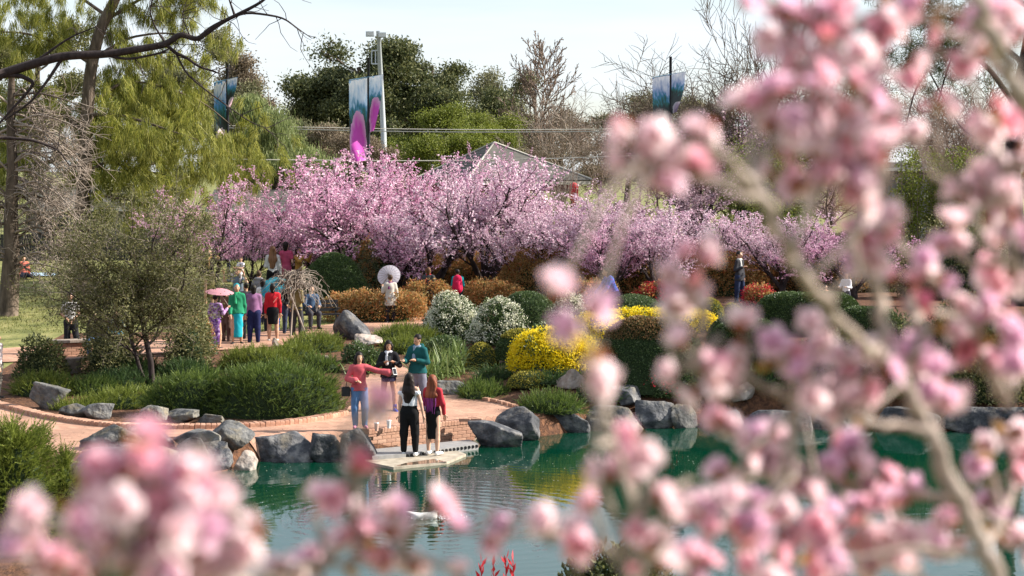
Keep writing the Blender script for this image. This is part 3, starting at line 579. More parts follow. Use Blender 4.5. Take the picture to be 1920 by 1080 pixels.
SH = [
 # name, label, px0, px1, top, base, style, options
 ('spreading_juniper', 'huge feathery green juniper filling the bed behind the brick kerb', 370, 648, 655, 786, 'juniper', dict(dep=.55, flat=2.6)),
 ('spreading_juniper', 'broad feathery juniper left half of the bed behind the kerb', 252, 452, 676, 782, 'juniper', dict(dep=.55, flat=2.4)),
 ('spreading_juniper', 'bright upper juniper spray below the visitors in teal and mauve', 400, 560, 640, 700, 'juniper', dict(dep=.7, mats=['conifer'])),
 ('spreading_juniper', 'low yellow green juniper behind the wedge shaped rock', 150, 300, 715, 768, 'juniper', dict(mats=['conifer'])),
 ('spreading_juniper', 'yellow green juniper behind the large grey boulder', 10, 140, 690, 745, 'juniper', dict(mats=['conifer'])),
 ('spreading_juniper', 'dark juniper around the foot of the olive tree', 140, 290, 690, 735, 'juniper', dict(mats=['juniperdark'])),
 ('dark_bush', 'shaded dark bush under the bare drooping twigs', 20, 120, 630, 712, 'loose', dict(mats=['gumdark'])),
 ('golden_conifer', 'tall bushy green gold conifer on the left pond bank', -80, 105, 738, 1045, 'juniper', dict(dep=.9, flat=1.7, dens=1.7, mats=['conifer'])),
 ('golden_conifer', 'shorter pointed green gold conifer beside the tall one', 60, 165, 830, 1030, 'juniper', dict(dep=.9, flat=1.5, dens=1.7, mats=['conifer'])),
 ('mound_shrub', 'low leafy mound between the stage of rocks and the weeping twig tree', 525, 645, 616, 662, 'juniper', dict(mats=['conifer'])),
 ('mound_shrub', 'small round leafy mound below the pointed boulder', 640, 702, 640, 682, 'loose', dict(mats=['pieris'])),
 ('mound_shrub', 'mossy juniper mound spreading under the person with the white parasol', 690, 830, 600, 650, 'juniper', dict(mats=['conifer'])),
 ('mound_shrub', 'round leafy mound behind the woman in black', 672, 724, 650, 700, 'loose', dict(mats=['pieris'])),
 ('clipped_dome', 'large dark green clipped dome beside the timber fence', 550, 692, 474, 582, 'clip', dict(cat='hedge')),
 ('variegated_bush', 'glossy variegated bush behind the dark clipped dome', 640, 800, 440, 566, 'loose', dict(mats=['varieg', 'orange'], dens=.8)),
 ('variegated_bush', 'glossy variegated bush spreading to the first orange hedge', 600, 700, 455, 560, 'loose', dict(mats=['varieg'], dens=.8)),
 ('orange_hedge', 'low orange leaved hedge between the bench and the white parasol', 600, 800, 546, 606, 'loose', dict(mats=['orange', 'orange'], dep=.35, flat=3.5, cat='hedge')),
 ('orange_hedge', 'orange leaved hedge behind the red backpack', 750, 960, 474, 556, 'loose', dict(mats=['orange', 'orange'], dep=.35, flat=3, cat='hedge')),
 ('orange_hedge', 'orange leaved hedge behind the green clipped dome', 930, 1120, 470, 556, 'loose', dict(mats=['orange', 'orange'], dep=.35, flat=3, cat='hedge')),
 ('orange_hedge', 'orange leaved hedge behind the crouching person in blue', 1090, 1280, 470, 556, 'loose', dict(mats=['orange', 'orange'], dep=.35, flat=3, cat='hedge')),
 ('orange_hedge', 'orange leaved hedge behind the man in the dark jacket', 1260, 1440, 474, 556, 'loose', dict(mats=['orange', 'orange'], dep=.35, flat=3, cat='hedge')),
 ('orange_hedge', 'orange leaved hedge running on behind the long clipped hedge', 1420, 1640, 480, 550, 'loose', dict(mats=['orange', 'brown'], dep=.35, flat=3, cat='hedge')),
 ('white_shrub', 'rounded shrub covered in cream flowers near the grey coat', 792, 905, 552, 640, 'loose', dict(mats=['pieris', 'whitefl'])),
 ('white_shrub', 'cream flowered shrub against the green clipped dome', 880, 995, 566, 648, 'loose', dict(mats=['pieris', 'whitefl'])),
 ('white_shrub', 'small cream flowered shrub right of the green clipped dome', 1036, 1098, 546, 618, 'loose', dict(mats=['pieris', 'whitefl'])),
 ('clipped_dome', 'speckled green clipped dome between the cream flowered shrubs', 925, 1052, 545, 626, 'clip', dict(mats=['pieris'], cat='hedge')),
 ('clipped_dome', 'flat green clipped mound in front of the crouching person', 1128, 1252, 550, 596, 'clip', dict(mats=['pieris'], cat='hedge')),
 ('golden_dome', 'tall golden clipped dome behind the yellow bush', 926, 1024, 616, 676, 'clip', dict(mats=['clip', 'clipgold'], cat='hedge')),
 ('golden_dome', 'round golden clipped dome beside the strap leaved clump', 868, 936, 642, 694, 'clip', dict(mats=['clipgold'], cat='hedge')),
 ('golden_dome', 'low golden clipped dome beside the pinkish pale boulder', 950, 1044, 698, 732, 'clip', dict(mats=['clipgold'], cat='hedge')),
 ('golden_dome', 'small golden dome by the small cream flowered shrub', 1072, 1122, 570, 602, 'clip', dict(mats=['clipgold'], cat='hedge')),
 ('golden_dome', 'golden clipped dome at the feet of the man in the dark jacket', 1300, 1362, 556, 606, 'clip', dict(mats=['clipgold'], cat='hedge')),
 ('golden_dome', 'little golden ball between the golden dome and the long hedge', 1352, 1396, 566, 602, 'clip', dict(mats=['clipgold'], cat='hedge')),
 ('clipped_hedge', 'long dark clipped hedge behind the shoreline beds', 1414, 1625, 545, 632, 'clip', dict(flat=3.6, dep=.45, cat='hedge')),
 ('clipped_hedge', 'dark clipped hedge stepping down right of the long one', 1560, 1700, 575, 660, 'clip', dict(flat=3.2, dep=.45, cat='hedge')),
 ('yellow_bush', 'bright yellow flowering bush above the low golden dome', 958, 1118, 624, 708, 'loose', dict(mats=['pieris', 'yellow'], dens=1.5, flat=2.8)),
 ('yellow_bush', 'yellow flowering bush joining the hedge with the bronze top', 1066, 1190, 596, 664, 'loose', dict(mats=['pieris', 'yellow'], dens=1.5, flat=2.8)),
 ('yellow_hedge', 'yellow flowering ribbon hedge behind the bronze topped hedge', 1090, 1345, 580, 626, 'loose', dict(mats=['pieris', 'yellow'], dep=.3, flat=3.4, dens=1.6, cat='hedge')),
 ('bronze_hedge', 'big glossy dark hedge with a bronze tinted top', 1120, 1330, 606, 752, 'clip', dict(flat=3.0, dep=.5, mats=['pieris', 'clipbronze'], cat='hedge', dens=.9)),
 ('red_bush', 'small bush of crimson flowers above the squared boulder', 1202, 1276, 696, 766, 'loose', dict(mats=['pieris', 'redfl'], dens=1.3)),
 ('red_bush', 'red leaved bush beside the man in the dark jacket', 1394, 1456, 536, 574, 'loose', dict(mats=['orange', 'redfl'], flat=3)),
 ('mossy_juniper', 'mossy juniper draping over the wide dark boulder', 960, 1105, 728, 780, 'juniper', dict(mats=['juniper'], dep=.6)),
 ('mossy_juniper', 'mossy juniper spreading below the round golden dome', 850, 960, 706, 746, 'juniper', dict(mats=['juniper'], dep=.6)),
 ('mossy_juniper', 'dark mossy juniper between the two golden domes', 884, 975, 684, 716, 'juniper', dict(mats=['juniperdark'])),
 ('mossy_juniper', 'low green juniper beneath the yellow bush', 985, 1110, 700, 728, 'juniper', dict(mats=['juniperdark'])),
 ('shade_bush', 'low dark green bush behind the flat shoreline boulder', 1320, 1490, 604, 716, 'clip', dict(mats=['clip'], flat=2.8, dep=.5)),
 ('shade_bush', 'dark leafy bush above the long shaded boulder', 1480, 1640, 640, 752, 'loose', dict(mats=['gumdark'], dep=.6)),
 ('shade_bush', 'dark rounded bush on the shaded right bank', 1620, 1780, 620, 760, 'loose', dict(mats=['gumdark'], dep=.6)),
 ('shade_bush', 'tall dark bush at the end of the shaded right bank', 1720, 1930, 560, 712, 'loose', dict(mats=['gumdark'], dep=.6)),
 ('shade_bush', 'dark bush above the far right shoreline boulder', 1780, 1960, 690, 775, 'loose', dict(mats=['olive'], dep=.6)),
 ('bank_shrub', 'dark leafy shrub on the bank below the blossom branches', 1000, 1300, 1040, 1236, 'loose', dict(mats=['gumdark'], base=(1.1, 20.4, 0), dens=1.3, dep=.6)),
 ('orange_hedge', 'low orange leaved clump at the foot of the many stemmed pale plum', 860, 985, 528, 588, 'loose', dict(mats=['orange', 'orange'], dep=.5, flat=3, cat='hedge')),
 ('orange_hedge', 'low orange leaved clump beside the small golden dome', 1030, 1150, 524, 574, 'loose', dict(mats=['orange', 'orange'], dep=.5, flat=3, cat='hedge')),
 ('orange_hedge', 'low orange leaved clump between the crouching person and the golden dome', 1190, 1330, 522, 572, 'loose', dict(mats=['orange', 'redfl'], dep=.5, cat='hedge')),
 ('orange_hedge', 'orange clump beside the person with the red scarf', 745, 850, 528, 596, 'loose', dict(mats=['orange', 'orange'], dep=.5, flat=3, cat='hedge')),
 ('orange_hedge', 'orange and red leaved bush above the dark clipped dome', 640, 735, 462, 540, 'loose', dict(mats=['varieg', 'orange'], dep=.5, cat='hedge')),
 ('mound_shrub', 'feathery mound between the pointed boulder and the cream flowered shrub', 715, 800, 622, 664, 'juniper', dict(mats=['conifer'])),
 ('mound_shrub', 'green feathery mound below the weeping twig tree', 500, 590, 632, 682, 'juniper', dict(mats=['conifer'])),
 ('mound_shrub', 'yellow green leafy mound above the big juniper', 560, 640, 656, 700, 'juniper', dict(mats=['juniper'])),
 ('mound_shrub', 'leafy mound behind the strap leaved clumps', 790, 880, 630, 672, 'loose', dict(mats=['pieris'])),
 ('mound_shrub', 'dark leafy mound between the tall golden dome and the green clipped dome', 985, 1075, 604, 652, 'loose', dict(mats=['pieris'])),
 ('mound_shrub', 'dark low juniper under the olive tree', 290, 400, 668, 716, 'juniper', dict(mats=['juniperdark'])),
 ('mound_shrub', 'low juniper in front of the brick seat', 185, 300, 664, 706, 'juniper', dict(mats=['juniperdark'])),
 ('mossy_juniper', 'mossy juniper behind the flat grey stone', 860, 935, 716, 750, 'juniper', dict(mats=['juniper'])),
 ('mossy_juniper', 'mossy juniper above the sloping shoreline boulder', 1085, 1180, 712, 762, 'juniper', dict(mats=['juniperdark'])),
 ('mossy_juniper', 'dark juniper behind the buff rock', 1270, 1400, 706, 762, 'juniper', dict(mats=['juniperdark'])),
 ('shade_bush', 'mid green bush between the golden ball and the long clipped hedge', 1330, 1440, 586, 640, 'clip', dict(mats=['clip'])),
 ('shade_bush', 'dark thicket behind the person in the white blouse', 1500, 1720, 430, 548, 'loose', dict(mats=['olive', 'brown'], dep=.4, dens=.7)),
 ('shade_bush', 'dark thicket under the yellowing bush', 1690, 1960, 430, 562, 'loose', dict(mats=['gumdark'], dep=.4, dens=.7)),
 ('shade_bush', 'twiggy brown thicket behind the orange hedge', 1040, 1300, 450, 532, 'loose', dict(mats=['brown', 'plum4'], dep=.3, dens=.6)),
 ('shade_bush', 'twiggy dark thicket behind the many stemmed plum', 780, 1060, 450, 530, 'loose', dict(mats=['brown', 'plum4'], dep=.3, dens=.6)),
 ('shade_bush', 'twiggy dark thicket behind the vine covered bank', 1280, 1520, 445, 530, 'loose', dict(mats=['brown', 'plum4'], dep=.3, dens=.6)),
 ('mossy_juniper', 'green ground juniper on the right bank below the buff rock', 1380, 1500, 728, 776, 'juniper', dict(mats=['juniperdark'], dep=.5)),
 ('mossy_juniper', 'green ground juniper on the shaded right bank', 1500, 1660, 726, 778, 'juniper', dict(mats=['juniperdark'], dep=.5)),
 ('mossy_juniper', 'ground juniper along the far end of the right bank', 1650, 1850, 722, 780, 'juniper', dict(mats=['juniperdark'], dep=.5)),
 ('mound_shrub', 'low yellow green mound in front of the brick kerb rocks', 85, 200, 738, 772, 'juniper', dict(mats=['conifer'])),
 ('mound_shrub', 'feathery juniper between the brown rock and the big juniper', 285, 400, 726, 780, 'juniper', dict(mats=['juniper'])),
 ('mound_shrub', 'low green cover behind the large grey boulder', 100, 220, 700, 742, 'juniper', dict(mats=['juniper'])),
 ('olive_bush', 'loose olive green bush hiding the left foot of the olive tree', 140, 262, 580, 706, 'loose', dict(mats=['olive'], dens=.55)),
 ('olive_bush', 'loose olive green bush between the olive tree and the autumn tinged bush', 300, 396, 572, 702, 'loose', dict(mats=['olive'], dens=.6)),
 ('autumn_bush', 'yellow and orange tinged bush between the olive tree and the visitors', 332, 402, 590, 668, 'loose', dict(mats=['varieg', 'orange'], dens=.6)),
]
for i, (nm, lb_, a, b, c, d, st, kw) in enumerate(SH): shrub(nm, lb_, a, b, c, d, st, 100 + i, **kw)
strapclump('arching clump of pale strap leaves right of the teal jacket', 838, 704, 170, 1.0, 5)
strapclump('strap leaved clump in front of the cream flowered shrub', 862, 688, 120, .9, 6)
strapclump('strap leaved clump hugging the couple on the plaza', 806, 712, 120, .85, 7)
strapclump('small strap leaved clump left of the woman in black', 690, 700, 70, .6, 8)
for i, (x, y) in enumerate([(902, 1082), (925, 1086), (948, 1074), (962, 1076)]):
    p = at(x, y + 30, 19.6); z = Hf(p[0], p[1]); t = thing('red_shoot', 'slender dark red leaf shoot beside the bank shrub', 'plant', (p[0], p[1], z), 0, 'red shoots on the near bank'); mb = MB(); rg = np.random.default_rng(i)
    hh = at(x, y - 24, 19.6)[2] - z; tube(mb, [(0, 0, 0), (.01, 0, hh * .5), (0, 0, hh)], [.01, .008, .004], 5)
    q = np.zeros((16, 3)); q[:, 2] = np.linspace(hh * .45, hh, 16); leaves(mb, q, rg.normal(size=(16, 3)) * .5 + [0, 0, 1], .12, .035, rg); mb.obj('foliage', [LM['redfl']], t)

# fallen petals on the water, leaf litter on the paving
rg = np.random.default_rng(77); n = 420; P = np.stack([rg.uniform(-5.5, 6, n), 40.6 - np.abs(rg.normal(size=n)) * 3.2, np.full(n, .004)], 1); P = P[poly_sd(P[:, 0], P[:, 1], POND) < -.15]
mb = MB(); D = rg.normal(size=P.shape) * [1, 1, .02]; D = unit(D); S = np.stack([-D[:, 1], D[:, 0], 0 * D[:, 0]], 1); w = rg.uniform(.010, .02, (len(P), 1)); mb.add(np.stack([P, P + D * w + S * w * .6, P + D * w * 2, P + D * w - S * w * .6], 1).reshape(-1, 3), np.arange(len(P) * 4).reshape(-1, 4))
o = mb.obj('floating_petals', [LM['whitefl']]); tag(o, 'scattered pale petals floating on the pond by the rocks', 'petals', kind='stuff')
n = 5200; P = np.stack([rg.uniform(-9, 1.2, n), rg.uniform(38.5, 50, n), np.zeros(n)], 1); P[:, 2] = H(P[:, 0], P[:, 1]) + .022; P = P[(poly_sd(P[:, 0], P[:, 1], POND) > .25)]
mb = MB(); D = unit(rg.normal(size=P.shape) * [1, 1, .15]); S = unit(np.stack([-D[:, 1], D[:, 0], 0 * D[:, 0]], 1)); w = rg.uniform(.010, .024, (len(P), 1)); mb.add(np.stack([P, P + D * w + S * w * .5, P + D * w * 2, P + D * w - S * w * .5], 1).reshape(-1, 3), np.arange(len(P) * 4).reshape(-1, 4))
o = mb.obj('leaf_litter', [LM['brown']]); tag(o, 'dry leaf litter scattered over the paving and mulch', 'leaves', kind='stuff')

n = 30000; P = np.stack([rg.uniform(-20, -4.5, n), rg.uniform(57.5, 81, n), np.zeros(n)], 1); P = P[P[:, 0] < -5.4 - .02 * (P[:, 1] - 60)]; P = P[tnoise(P, .25, 9) > -.45]; P[:, 2] = H(P[:, 0], P[:, 1]) - .01
mb = MB(); leaves(mb, P, rg.normal(size=P.shape) * .45 + [0, 0, 1], rg.uniform(.05, .13, len(P)), .03, rg, tri=True)
o = mb.obj('lawn_tufts', [leafmat('grass_blades', [(.09, .11, .025), (.19, .20, .055), (.30, .28, .11)], .35)]); tag(o, 'short uneven grass of the lawn behind the visitors', 'grass', kind='stuff')

# ------------------------------------------------------------------ trees
def rotaxis(v, ax, a):
    ax = ax / (np.linalg.norm(ax) + 1e-9); return v * math.cos(a) + np.cross(ax, v) * math.sin(a) + ax * (ax @ v) * (1 - math.cos(a))
def grow(rg, p, d, Ln, r, lv, S, out):
    n = S['seg'][lv]; pts = [p]; d = d / np.linalg.norm(d)
    for i in range(n):
        d = d + rg.normal(size=3) * S['gn'][lv] + np.array([0, 0, S['tr'][lv]]); d /= np.linalg.norm(d); pts.append(pts[-1] + d * Ln / n)
    pts = np.array(pts); s = np.linspace(0, 1, n + 1); rad = r * (1 - s * (1 - S['tp'][lv])); out.append((pts, rad, lv))
    if lv + 1 < len(S['seg']):
        k = S['n'][lv]; k = int(k + rg.integers(-1, 2)) if k > 3 else k; az = rg.uniform(0, 6.28)
        for j in range(k):
            t = S['t0'][lv] + (1 - S['t0'][lv]) * (j + rg.uniform(.2, .8)) / k; i = min(n - 1, int(t * n)); f = t * n - i
            q = pts[i] * (1 - f) + pts[i + 1] * f; tan = unit(pts[i + 1] - pts[i]); az += 2.4 + rg.normal() * .3
            ref = np.array([1, 0, 0]) if abs(tan[0]) < .8 else np.array([0, 1, 0]); e = unit(np.cross(tan, ref)); e = rotaxis(e, tan, az)
            an = R(S['ang'][lv]) * rg.uniform(.75, 1.25); nd = tan * math.cos(an) + e * math.sin(an)
            grow(rg, q, nd, Ln * S['lr'][lv] * (1 - S['sh'] * t) * rg.uniform(.75, 1.2), max(.004, r * (1 - t * (1 - S['tp'][lv])) * S['rr'][lv]), lv + 1, S, out)
def skel(rg, S, Ln, r, d=(0, 0, 1), p=(0, 0, 0)):
    o = []; grow(rg, np.array(p, float), np.array(d, float), Ln, r, 0, S, o); return o
def woodmesh(out, name, mat, maxlv=9, thick=1.0):
    mb = MB()
    for pts, rad, lv in out:
        if lv <= maxlv: tube(mb, pts, rad * thick, (6, 5, 4, 3, 3, 3)[lv], cap=False)
    return mb.mesh(name, [mat], True)
def twigpts(out, rg, per, lvmin, t0=0.0):
    P, D = [], []
    for pts, rad, lv in out:
        if lv < lvmin: continue
        n = len(pts) - 1; k = rg.poisson(per) ; t = rg.uniform(t0, 1, k) * n; i = np.minimum(t.astype(int), n - 1); f = (t - i)[:, None]
        P.append(pts[i] * (1 - f) + pts[i + 1] * f); D.append(unit(pts[i + 1] - pts[i]))
    return np.concatenate(P), np.concatenate(D)
# --- plum trees in blossom
S_PLUM = dict(seg=[3, 6, 5, 4], gn=[.10, .10, .13, .11], tr=[.1, .05, .08, .07], tp=[.8, .35, .3, .3], n=[7, 9, 7], t0=[.3, .26, .1], ang=[34, 34, 32], lr=[4.4, .5, .55], rr=[.55, .5, .5], sh=.25)
PLUM = []
for v in range(6):
    rg = np.random.default_rng(40 + v); o = skel(rg, S_PLUM, .6, .10, (rg.normal() * .15, rg.normal() * .15, 1)); wood = woodmesh(o, 'trunk', M['barkdark'])
    P, D = twigpts(o, rg, (16, 13, 16, 10, 13, 9)[v], 3); P2, D2 = twigpts(o, rg, 9, 2, .45); P = np.concatenate([P, P2]); zt_ = np.percentile(P[:, 2], 99.5); P = P[P[:, 2] > (.36 if v < 3 else .16) * zt_]; n = len(P); P = P + rg.normal(size=P.shape) * .022
    mb = MB(); leaves(mb, P, rg.normal(size=P.shape), rg.uniform(.035, .065, n), rg.uniform(.03, .05, n), rg)
    top = np.percentile(P[:, 2], 99.5); w = np.percentile(P[:, 0], 98) - np.percentile(P[:, 0], 2); PLUM.append((wood, mb.mesh('blossom_crown', [LM['plum1']]), top, w))
def plum(px, pyb, pyt, wpx, v, mat, label, dY=0):
    c = G(px, pyb); c = np.array([c[0] * (1 + dY / c[1]), c[1] + dY, 0]); c[2] = Hf(c[0], c[1]); m = c[1] / FP; wood, cr_, top, w = PLUM[v % 6]
    t = thing('plum_tree', label, 'tree', (c[0], c[1], c[2] - .05), (v * 1.9 + px * .013) % 6.28, 'pink blossoming plum trees')
    ztop = at(px, pyt, c[1])[2]; sz = (ztop - c[2]) / top; sx = wpx * m / w; t.scale = (sx, sx, sz)
    child('trunk', wood, t); o = child('blossom_crown', cr_, t); o.material_slots[0].link = 'OBJECT'; o.material_slots[0].material = LM[mat]; return t
PL = [
 (408, 566, 338, 190, 0, 'plum1', 'pink plum tree over the man carrying a child'),
 (470, 552, 352, 170, 1, 'plum1', 'pink plum tree over the woman with the white top and long hair'),
 (560, 540, 318, 190, 2, 'plum1', 'pink plum tree behind the weeping twig tree'),
 (684, 556, 292, 260, 3, 'plum1', 'pink plum tree with a leaning fork beside the dark clipped dome'),
 (770, 532, 282, 220, 4, 'plum1', 'pink plum tree in front of the tall banner'),
 (812, 566, 338, 210, 5, 'plum2', 'pale plum tree standing over the person in the red scarf'),
 (908, 564, 296, 250, 3, 'plum2', 'pale plum tree with many stems behind the cream flowered shrub'),
 (940, 515, 276, 150, 2, 'plum3', 'mauve plum tree covering the left side of the pavilion roof'),
 (1022, 552, 352, 200, 5, 'plum2', 'pale plum tree below the right side of the pavilion roof'),
 (1100, 545, 372, 190, 4, 'plum2', 'dusky pink plum tree above the orange hedge and small cream shrub'),
 (1186, 552, 362, 230, 4, 'plum2', 'mauve pink plum tree behind the crouching person in blue'),
 (1255, 538, 318, 220, 5, 'plum4', 'pale plum tree under the right hand banner'),
 (1345, 550, 392, 190, 3, 'plum2', 'pale plum tree left of the vine covered bank'),
 (1470, 558, 398, 180, 4, 'plum2', 'small mauve plum tree right of the man in the dark jacket'),
 (1300, 480, 196, 230, 2, 'plum4', 'tall dusky plum tree just coming into bud behind the right banner'),
 (1400, 470, 170, 220, 4, 'plum4', 'tall dusky plum tree behind the vine covered bank'),
 (860, 520, 285, 200, 1, 'plum1', 'pink plum tree between the tall banner and the pavilion'),
 (640, 520, 300, 200, 5, 'plum1', 'pink plum tree tucked behind the leaning forked one'),
 (1600, 560, 420, 200, 3, 'plum3', 'mauve plum tree behind the person in the white shirt'),
 (748, 566, 400, 150, 3, 'plum1', 'low spreading plum between the white parasol and the red scarf'),
 (968, 566, 398, 150, 4, 'plum2', 'low pale plum rising from the orange clump by the green dome'),
 (1142, 562, 404, 150, 5, 'plum1', 'low pink plum left of the crouching person in blue'),
 (1232, 560, 400, 160, 3, 'plum2', 'low pale plum right of the crouching person in blue'),
 (620, 552, 392, 170, 4, 'plum1', 'low pink plum above the dark clipped dome')]
for p in PL: plum(*p)

# --- crowns made of leaf clumps
def leaftree(label, px, pyb, pyt, wpx, Y, mat, seed, name='tree', bark='bark', S=None, per=60, spread=.30, ln=(.12, .26), wd=.10, droop=0, lvmin=2, trunk_r=None, d=(0, 0, 1), dens=1.0, fan=False, group=None, lift=.0):
    rg = np.random.default_rng(seed); c = at(px, pyb, Y); z = Hf(c[0], Y); top = at(px, pyt, Y)[2] - z; m = Y / FP
    S = S or S_OAK; o = skel(rg, S, 1.0, .035, d); A = np.concatenate([q[0] for q in o]); hh = np.percentile(A[:, 2], 99.3); ww = np.percentile(A[:, 0], 98) - np.percentile(A[:, 0], 2)
    sx = wpx * m / ww * .92; sz = top / hh * .97
    o = [(pts * [sx, sx, sz], rad * (sx + sz) / 2 * (1.0 if trunk_r is None else trunk_r), lv) for pts, rad, lv in o]
    t = thing(name, label, 'tree', (c[0], Y, z - .1), 0, group); child('trunk', woodmesh(o, 'trunk', M[bark], 3), t)
    P, D = twigpts(o, rg, 3.2 * dens, lvmin, .25); kp = tnoise(P, .13, seed) + rg.normal(size=len(P)) * .3 > -.22; P = P[kp]; k = max(1, int(per * 2.4 / 3.2)); spread = spread * .62; ln = (ln[0] * .5, ln[1] * .5); wd = wd * .5; i = np.repeat(np.arange(len(P)), k); q = P[i] + rg.normal(size=(len(i), 3)) * spread * np.array([1, 1, .6])
    if lift: q = q[q[:, 2] > lift * top]; 
    n = len(q); mb = MB()
    if droop: dd = np.array([0, 0, -droop]) + rg.normal(size=(n, 3)) * .4
    else: dd = rg.normal(size=(n, 3)) + np.array([0, 0, .35])
    leaves(mb, q, dd, rg.uniform(ln[0], ln[1], n), wd, rg, tri=droop > 1); mb.obj('crown', [LM[mat]], t); return t
S_OAK = dict(seg=[6, 5, 4, 3], gn=[.06, .16, .2, .2], tr=[.06, .05, .03, .0], tp=[.35, .3, .3, .3], n=[9, 6, 5], t0=[.28, .3, .2], ang=[55, 45, 45], lr=[.48, .5, .5], rr=[.45, .5, .5], sh=.45)
S_CON = dict(seg=[8, 5, 3], gn=[.02, .08, .12], tr=[.05, .04, .02], tp=[.12, .2, .3], n=[26, 7], t0=[.12, .25], ang=[78, 50], lr=[.36, .4], rr=[.3, .5], sh=.72)
S_BARE = dict(seg=[7, 6, 5, 4], gn=[.03, .10, .13, .15], tr=[.05, .06, .05, .03], tp=[.15, .25, .3, .4], n=[40, 9, 6], t0=[.2, .15, .1], ang=[44, 34, 34], lr=[.52, .46, .5], rr=[.16, .34, .5], sh=.6)
S_TWIG = dict(seg=[4, 6, 6, 5], gn=[.10, .13, .16, .18], tr=[.05, .03, .03, .02], tp=[.6, .3, .3, .4], n=[9, 10, 11], t0=[.3, .12, .08], ang=[42, 40, 40], lr=[1.1, .6, .55], rr=[.5, .5, .5], sh=.3)
BT = [
 ('big dark casuarina like tree behind the lamp mast', 712, 470, 68, 270, 125, 'gumdark', 1, dict(per=90, spread=.75, ln=(.25, .6), wd=.22)),
 ('dark tree with layered boughs right of the lamp mast', 800, 460, 112, 190, 128, 'gumdark', 2, dict(per=80, spread=.65, ln=(.25, .55), wd=.2, S=S_CON)),
 ('dark low tree left of the tall banner', 640, 460, 128, 150, 124, 'gumdark', 3, dict(per=80, spread=.6, ln=(.25, .5), wd=.2)),
 ('bright lime green tree behind the power cables', 838, 440, 198, 200, 110, 'lime', 4, dict(per=80, spread=.55, ln=(.16, .34), wd=.14)),
 ('lime green tree at the foot of the pale gum', 925, 430, 212, 120, 118, 'lime', 14, dict(per=60, spread=.5, ln=(.16, .34), wd=.14)),
 ('weeping pale green pepper tree behind the blue banner', 506, 480, 182, 190, 96, 'willow', 5, dict(per=90, spread=.5, ln=(.35, .8), wd=.09, droop=1.5)),
 ('weeping pale green tree beside the pepper tree', 590, 470, 222, 110, 104, 'gum', 15, dict(per=70, spread=.5, ln=(.2, .5), wd=.12, droop=1.3)),
 ('reddish brown gum crown behind the blue banner', 462, 470, 96, 120, 118, 'brown', 6, dict(per=50, spread=.6, ln=(.2, .45), wd=.16)),
 ('gum tree below the reddish crown', 482, 470, 152, 130, 112, 'gum', 16, dict(per=60, spread=.55, ln=(.2, .45), wd=.16)),
 ('pale hazy gum tree on the skyline', 928, 450, 128, 120, 160, 'gum', 7, dict(per=40, spread=.8, ln=(.3, .6), wd=.2)),
 ('small hazy gum tree on the skyline left of the dark trees', 560, 450, 176, 110, 165, 'gum', 8, dict(per=40, spread=.8, ln=(.3, .6), wd=.2)),
 ('round dark shrubby tree on the skyline beside the bare conifer', 938, 450, 168, 70, 140, 'gumdark', 9, dict(per=60, spread=.6, ln=(.25, .5), wd=.2)),
 ('brownish tree behind the bare conifer', 1050, 450, 205, 170, 135, 'brown', 10, dict(per=50, spread=.6, ln=(.25, .5), wd=.14)),
 ('dull green tree on the skyline right of the bare conifer', 1175, 450, 178, 120, 150, 'gum', 11, dict(per=45, spread=.6, ln=(.25, .5), wd=.16)),
 ('dark olive tree behind the right hand banner', 1280, 450, 172, 160, 140, 'olive', 12, dict(per=50, spread=.6, ln=(.25, .5), wd=.16)),
 ('brown leafed thicket tree behind the big pine on the right', 1780, 430, 210, 260, 105, 'brown', 13, dict(per=60, spread=.5, ln=(.2, .4), wd=.1)),
 ('grey green tree behind the blossom branches on the right', 1560, 430, 150, 220, 120, 'olive', 17, dict(per=60, spread=.6, ln=(.2, .4), wd=.14)),
 ('dull green tree far behind the left pine', 300, 450, 60, 260, 130, 'gum', 18, dict(per=60, spread=.7, ln=(.25, .5), wd=.18)),
 ('olive green tree far behind the dark bare bough', 60, 450, 40, 300, 120, 'olive', 19, dict(per=60, spread=.7, ln=(.25, .5), wd=.18)),
 ('brown scrubby tree beside the tall banner', 640, 420, 232, 150, 100, 'brown', 20, dict(per=60, spread=.4, ln=(.15, .35), wd=.08)),
 ('brown scrubby tree left of the pavilion', 905, 400, 205, 120, 130, 'brown', 21, dict(per=50, spread=.4, ln=(.15, .35), wd=.08)),
]
for lb_, px, pyb, pyt, w, Y, mt, sd_, kw in BT: leaftree(lb_, px, pyb, pyt, w, Y, mt, 300 + sd_, name='distant_tree', group='trees on the skyline', **kw)
def baretree(label, px, pyt, wpx, Y, S, seed, mat='twig', name='bare_tree', d=(0, 0, 1), thick=1.0, r=.03, group=None, xscale=None):
    rg = np.random.default_rng(seed); c = at(px, 400, Y); z = Hf(c[0], Y); top = at(px, pyt, Y)[2] - z; o = skel(rg, S, 1.0, r, d); A = np.concatenate([q[0] for q in o])
    hh = np.percentile(A[:, 2], 99.7); ww = np.percentile(A[:, 0], 98.5) - np.percentile(A[:, 0], 1.5); sx = wpx * Y / FP / ww; sz = top / hh
    o = [(p * [sx, sx, sz], np.maximum(rad * (sx + sz) / 2 * thick, Y * .00008), lv) for p, rad, lv in o]
    t = thing(name, label, 'tree', (c[0], Y, z - .1), 0, group); A_ = [q for q in o if q[2] <= 1]; B_ = [q for q in o if q[2] > 1]
    child('trunk', woodmesh(A_, 'trunk', M[mat]), t); child('twigs', woodmesh(B_, 'twigs', M[mat]), t); return t
baretree('tall bare conifer with a straight trunk and fine pinkish twigs on the skyline', 1014, 60, 130, 122, S_BARE, 61, 'twig', thick=.8, r=.015)
baretree('wide bare tan tree around the foot of the tall bare conifer', 1060, 165, 230, 116, S_TWIG, 62, 'barkpale', thick=.8)
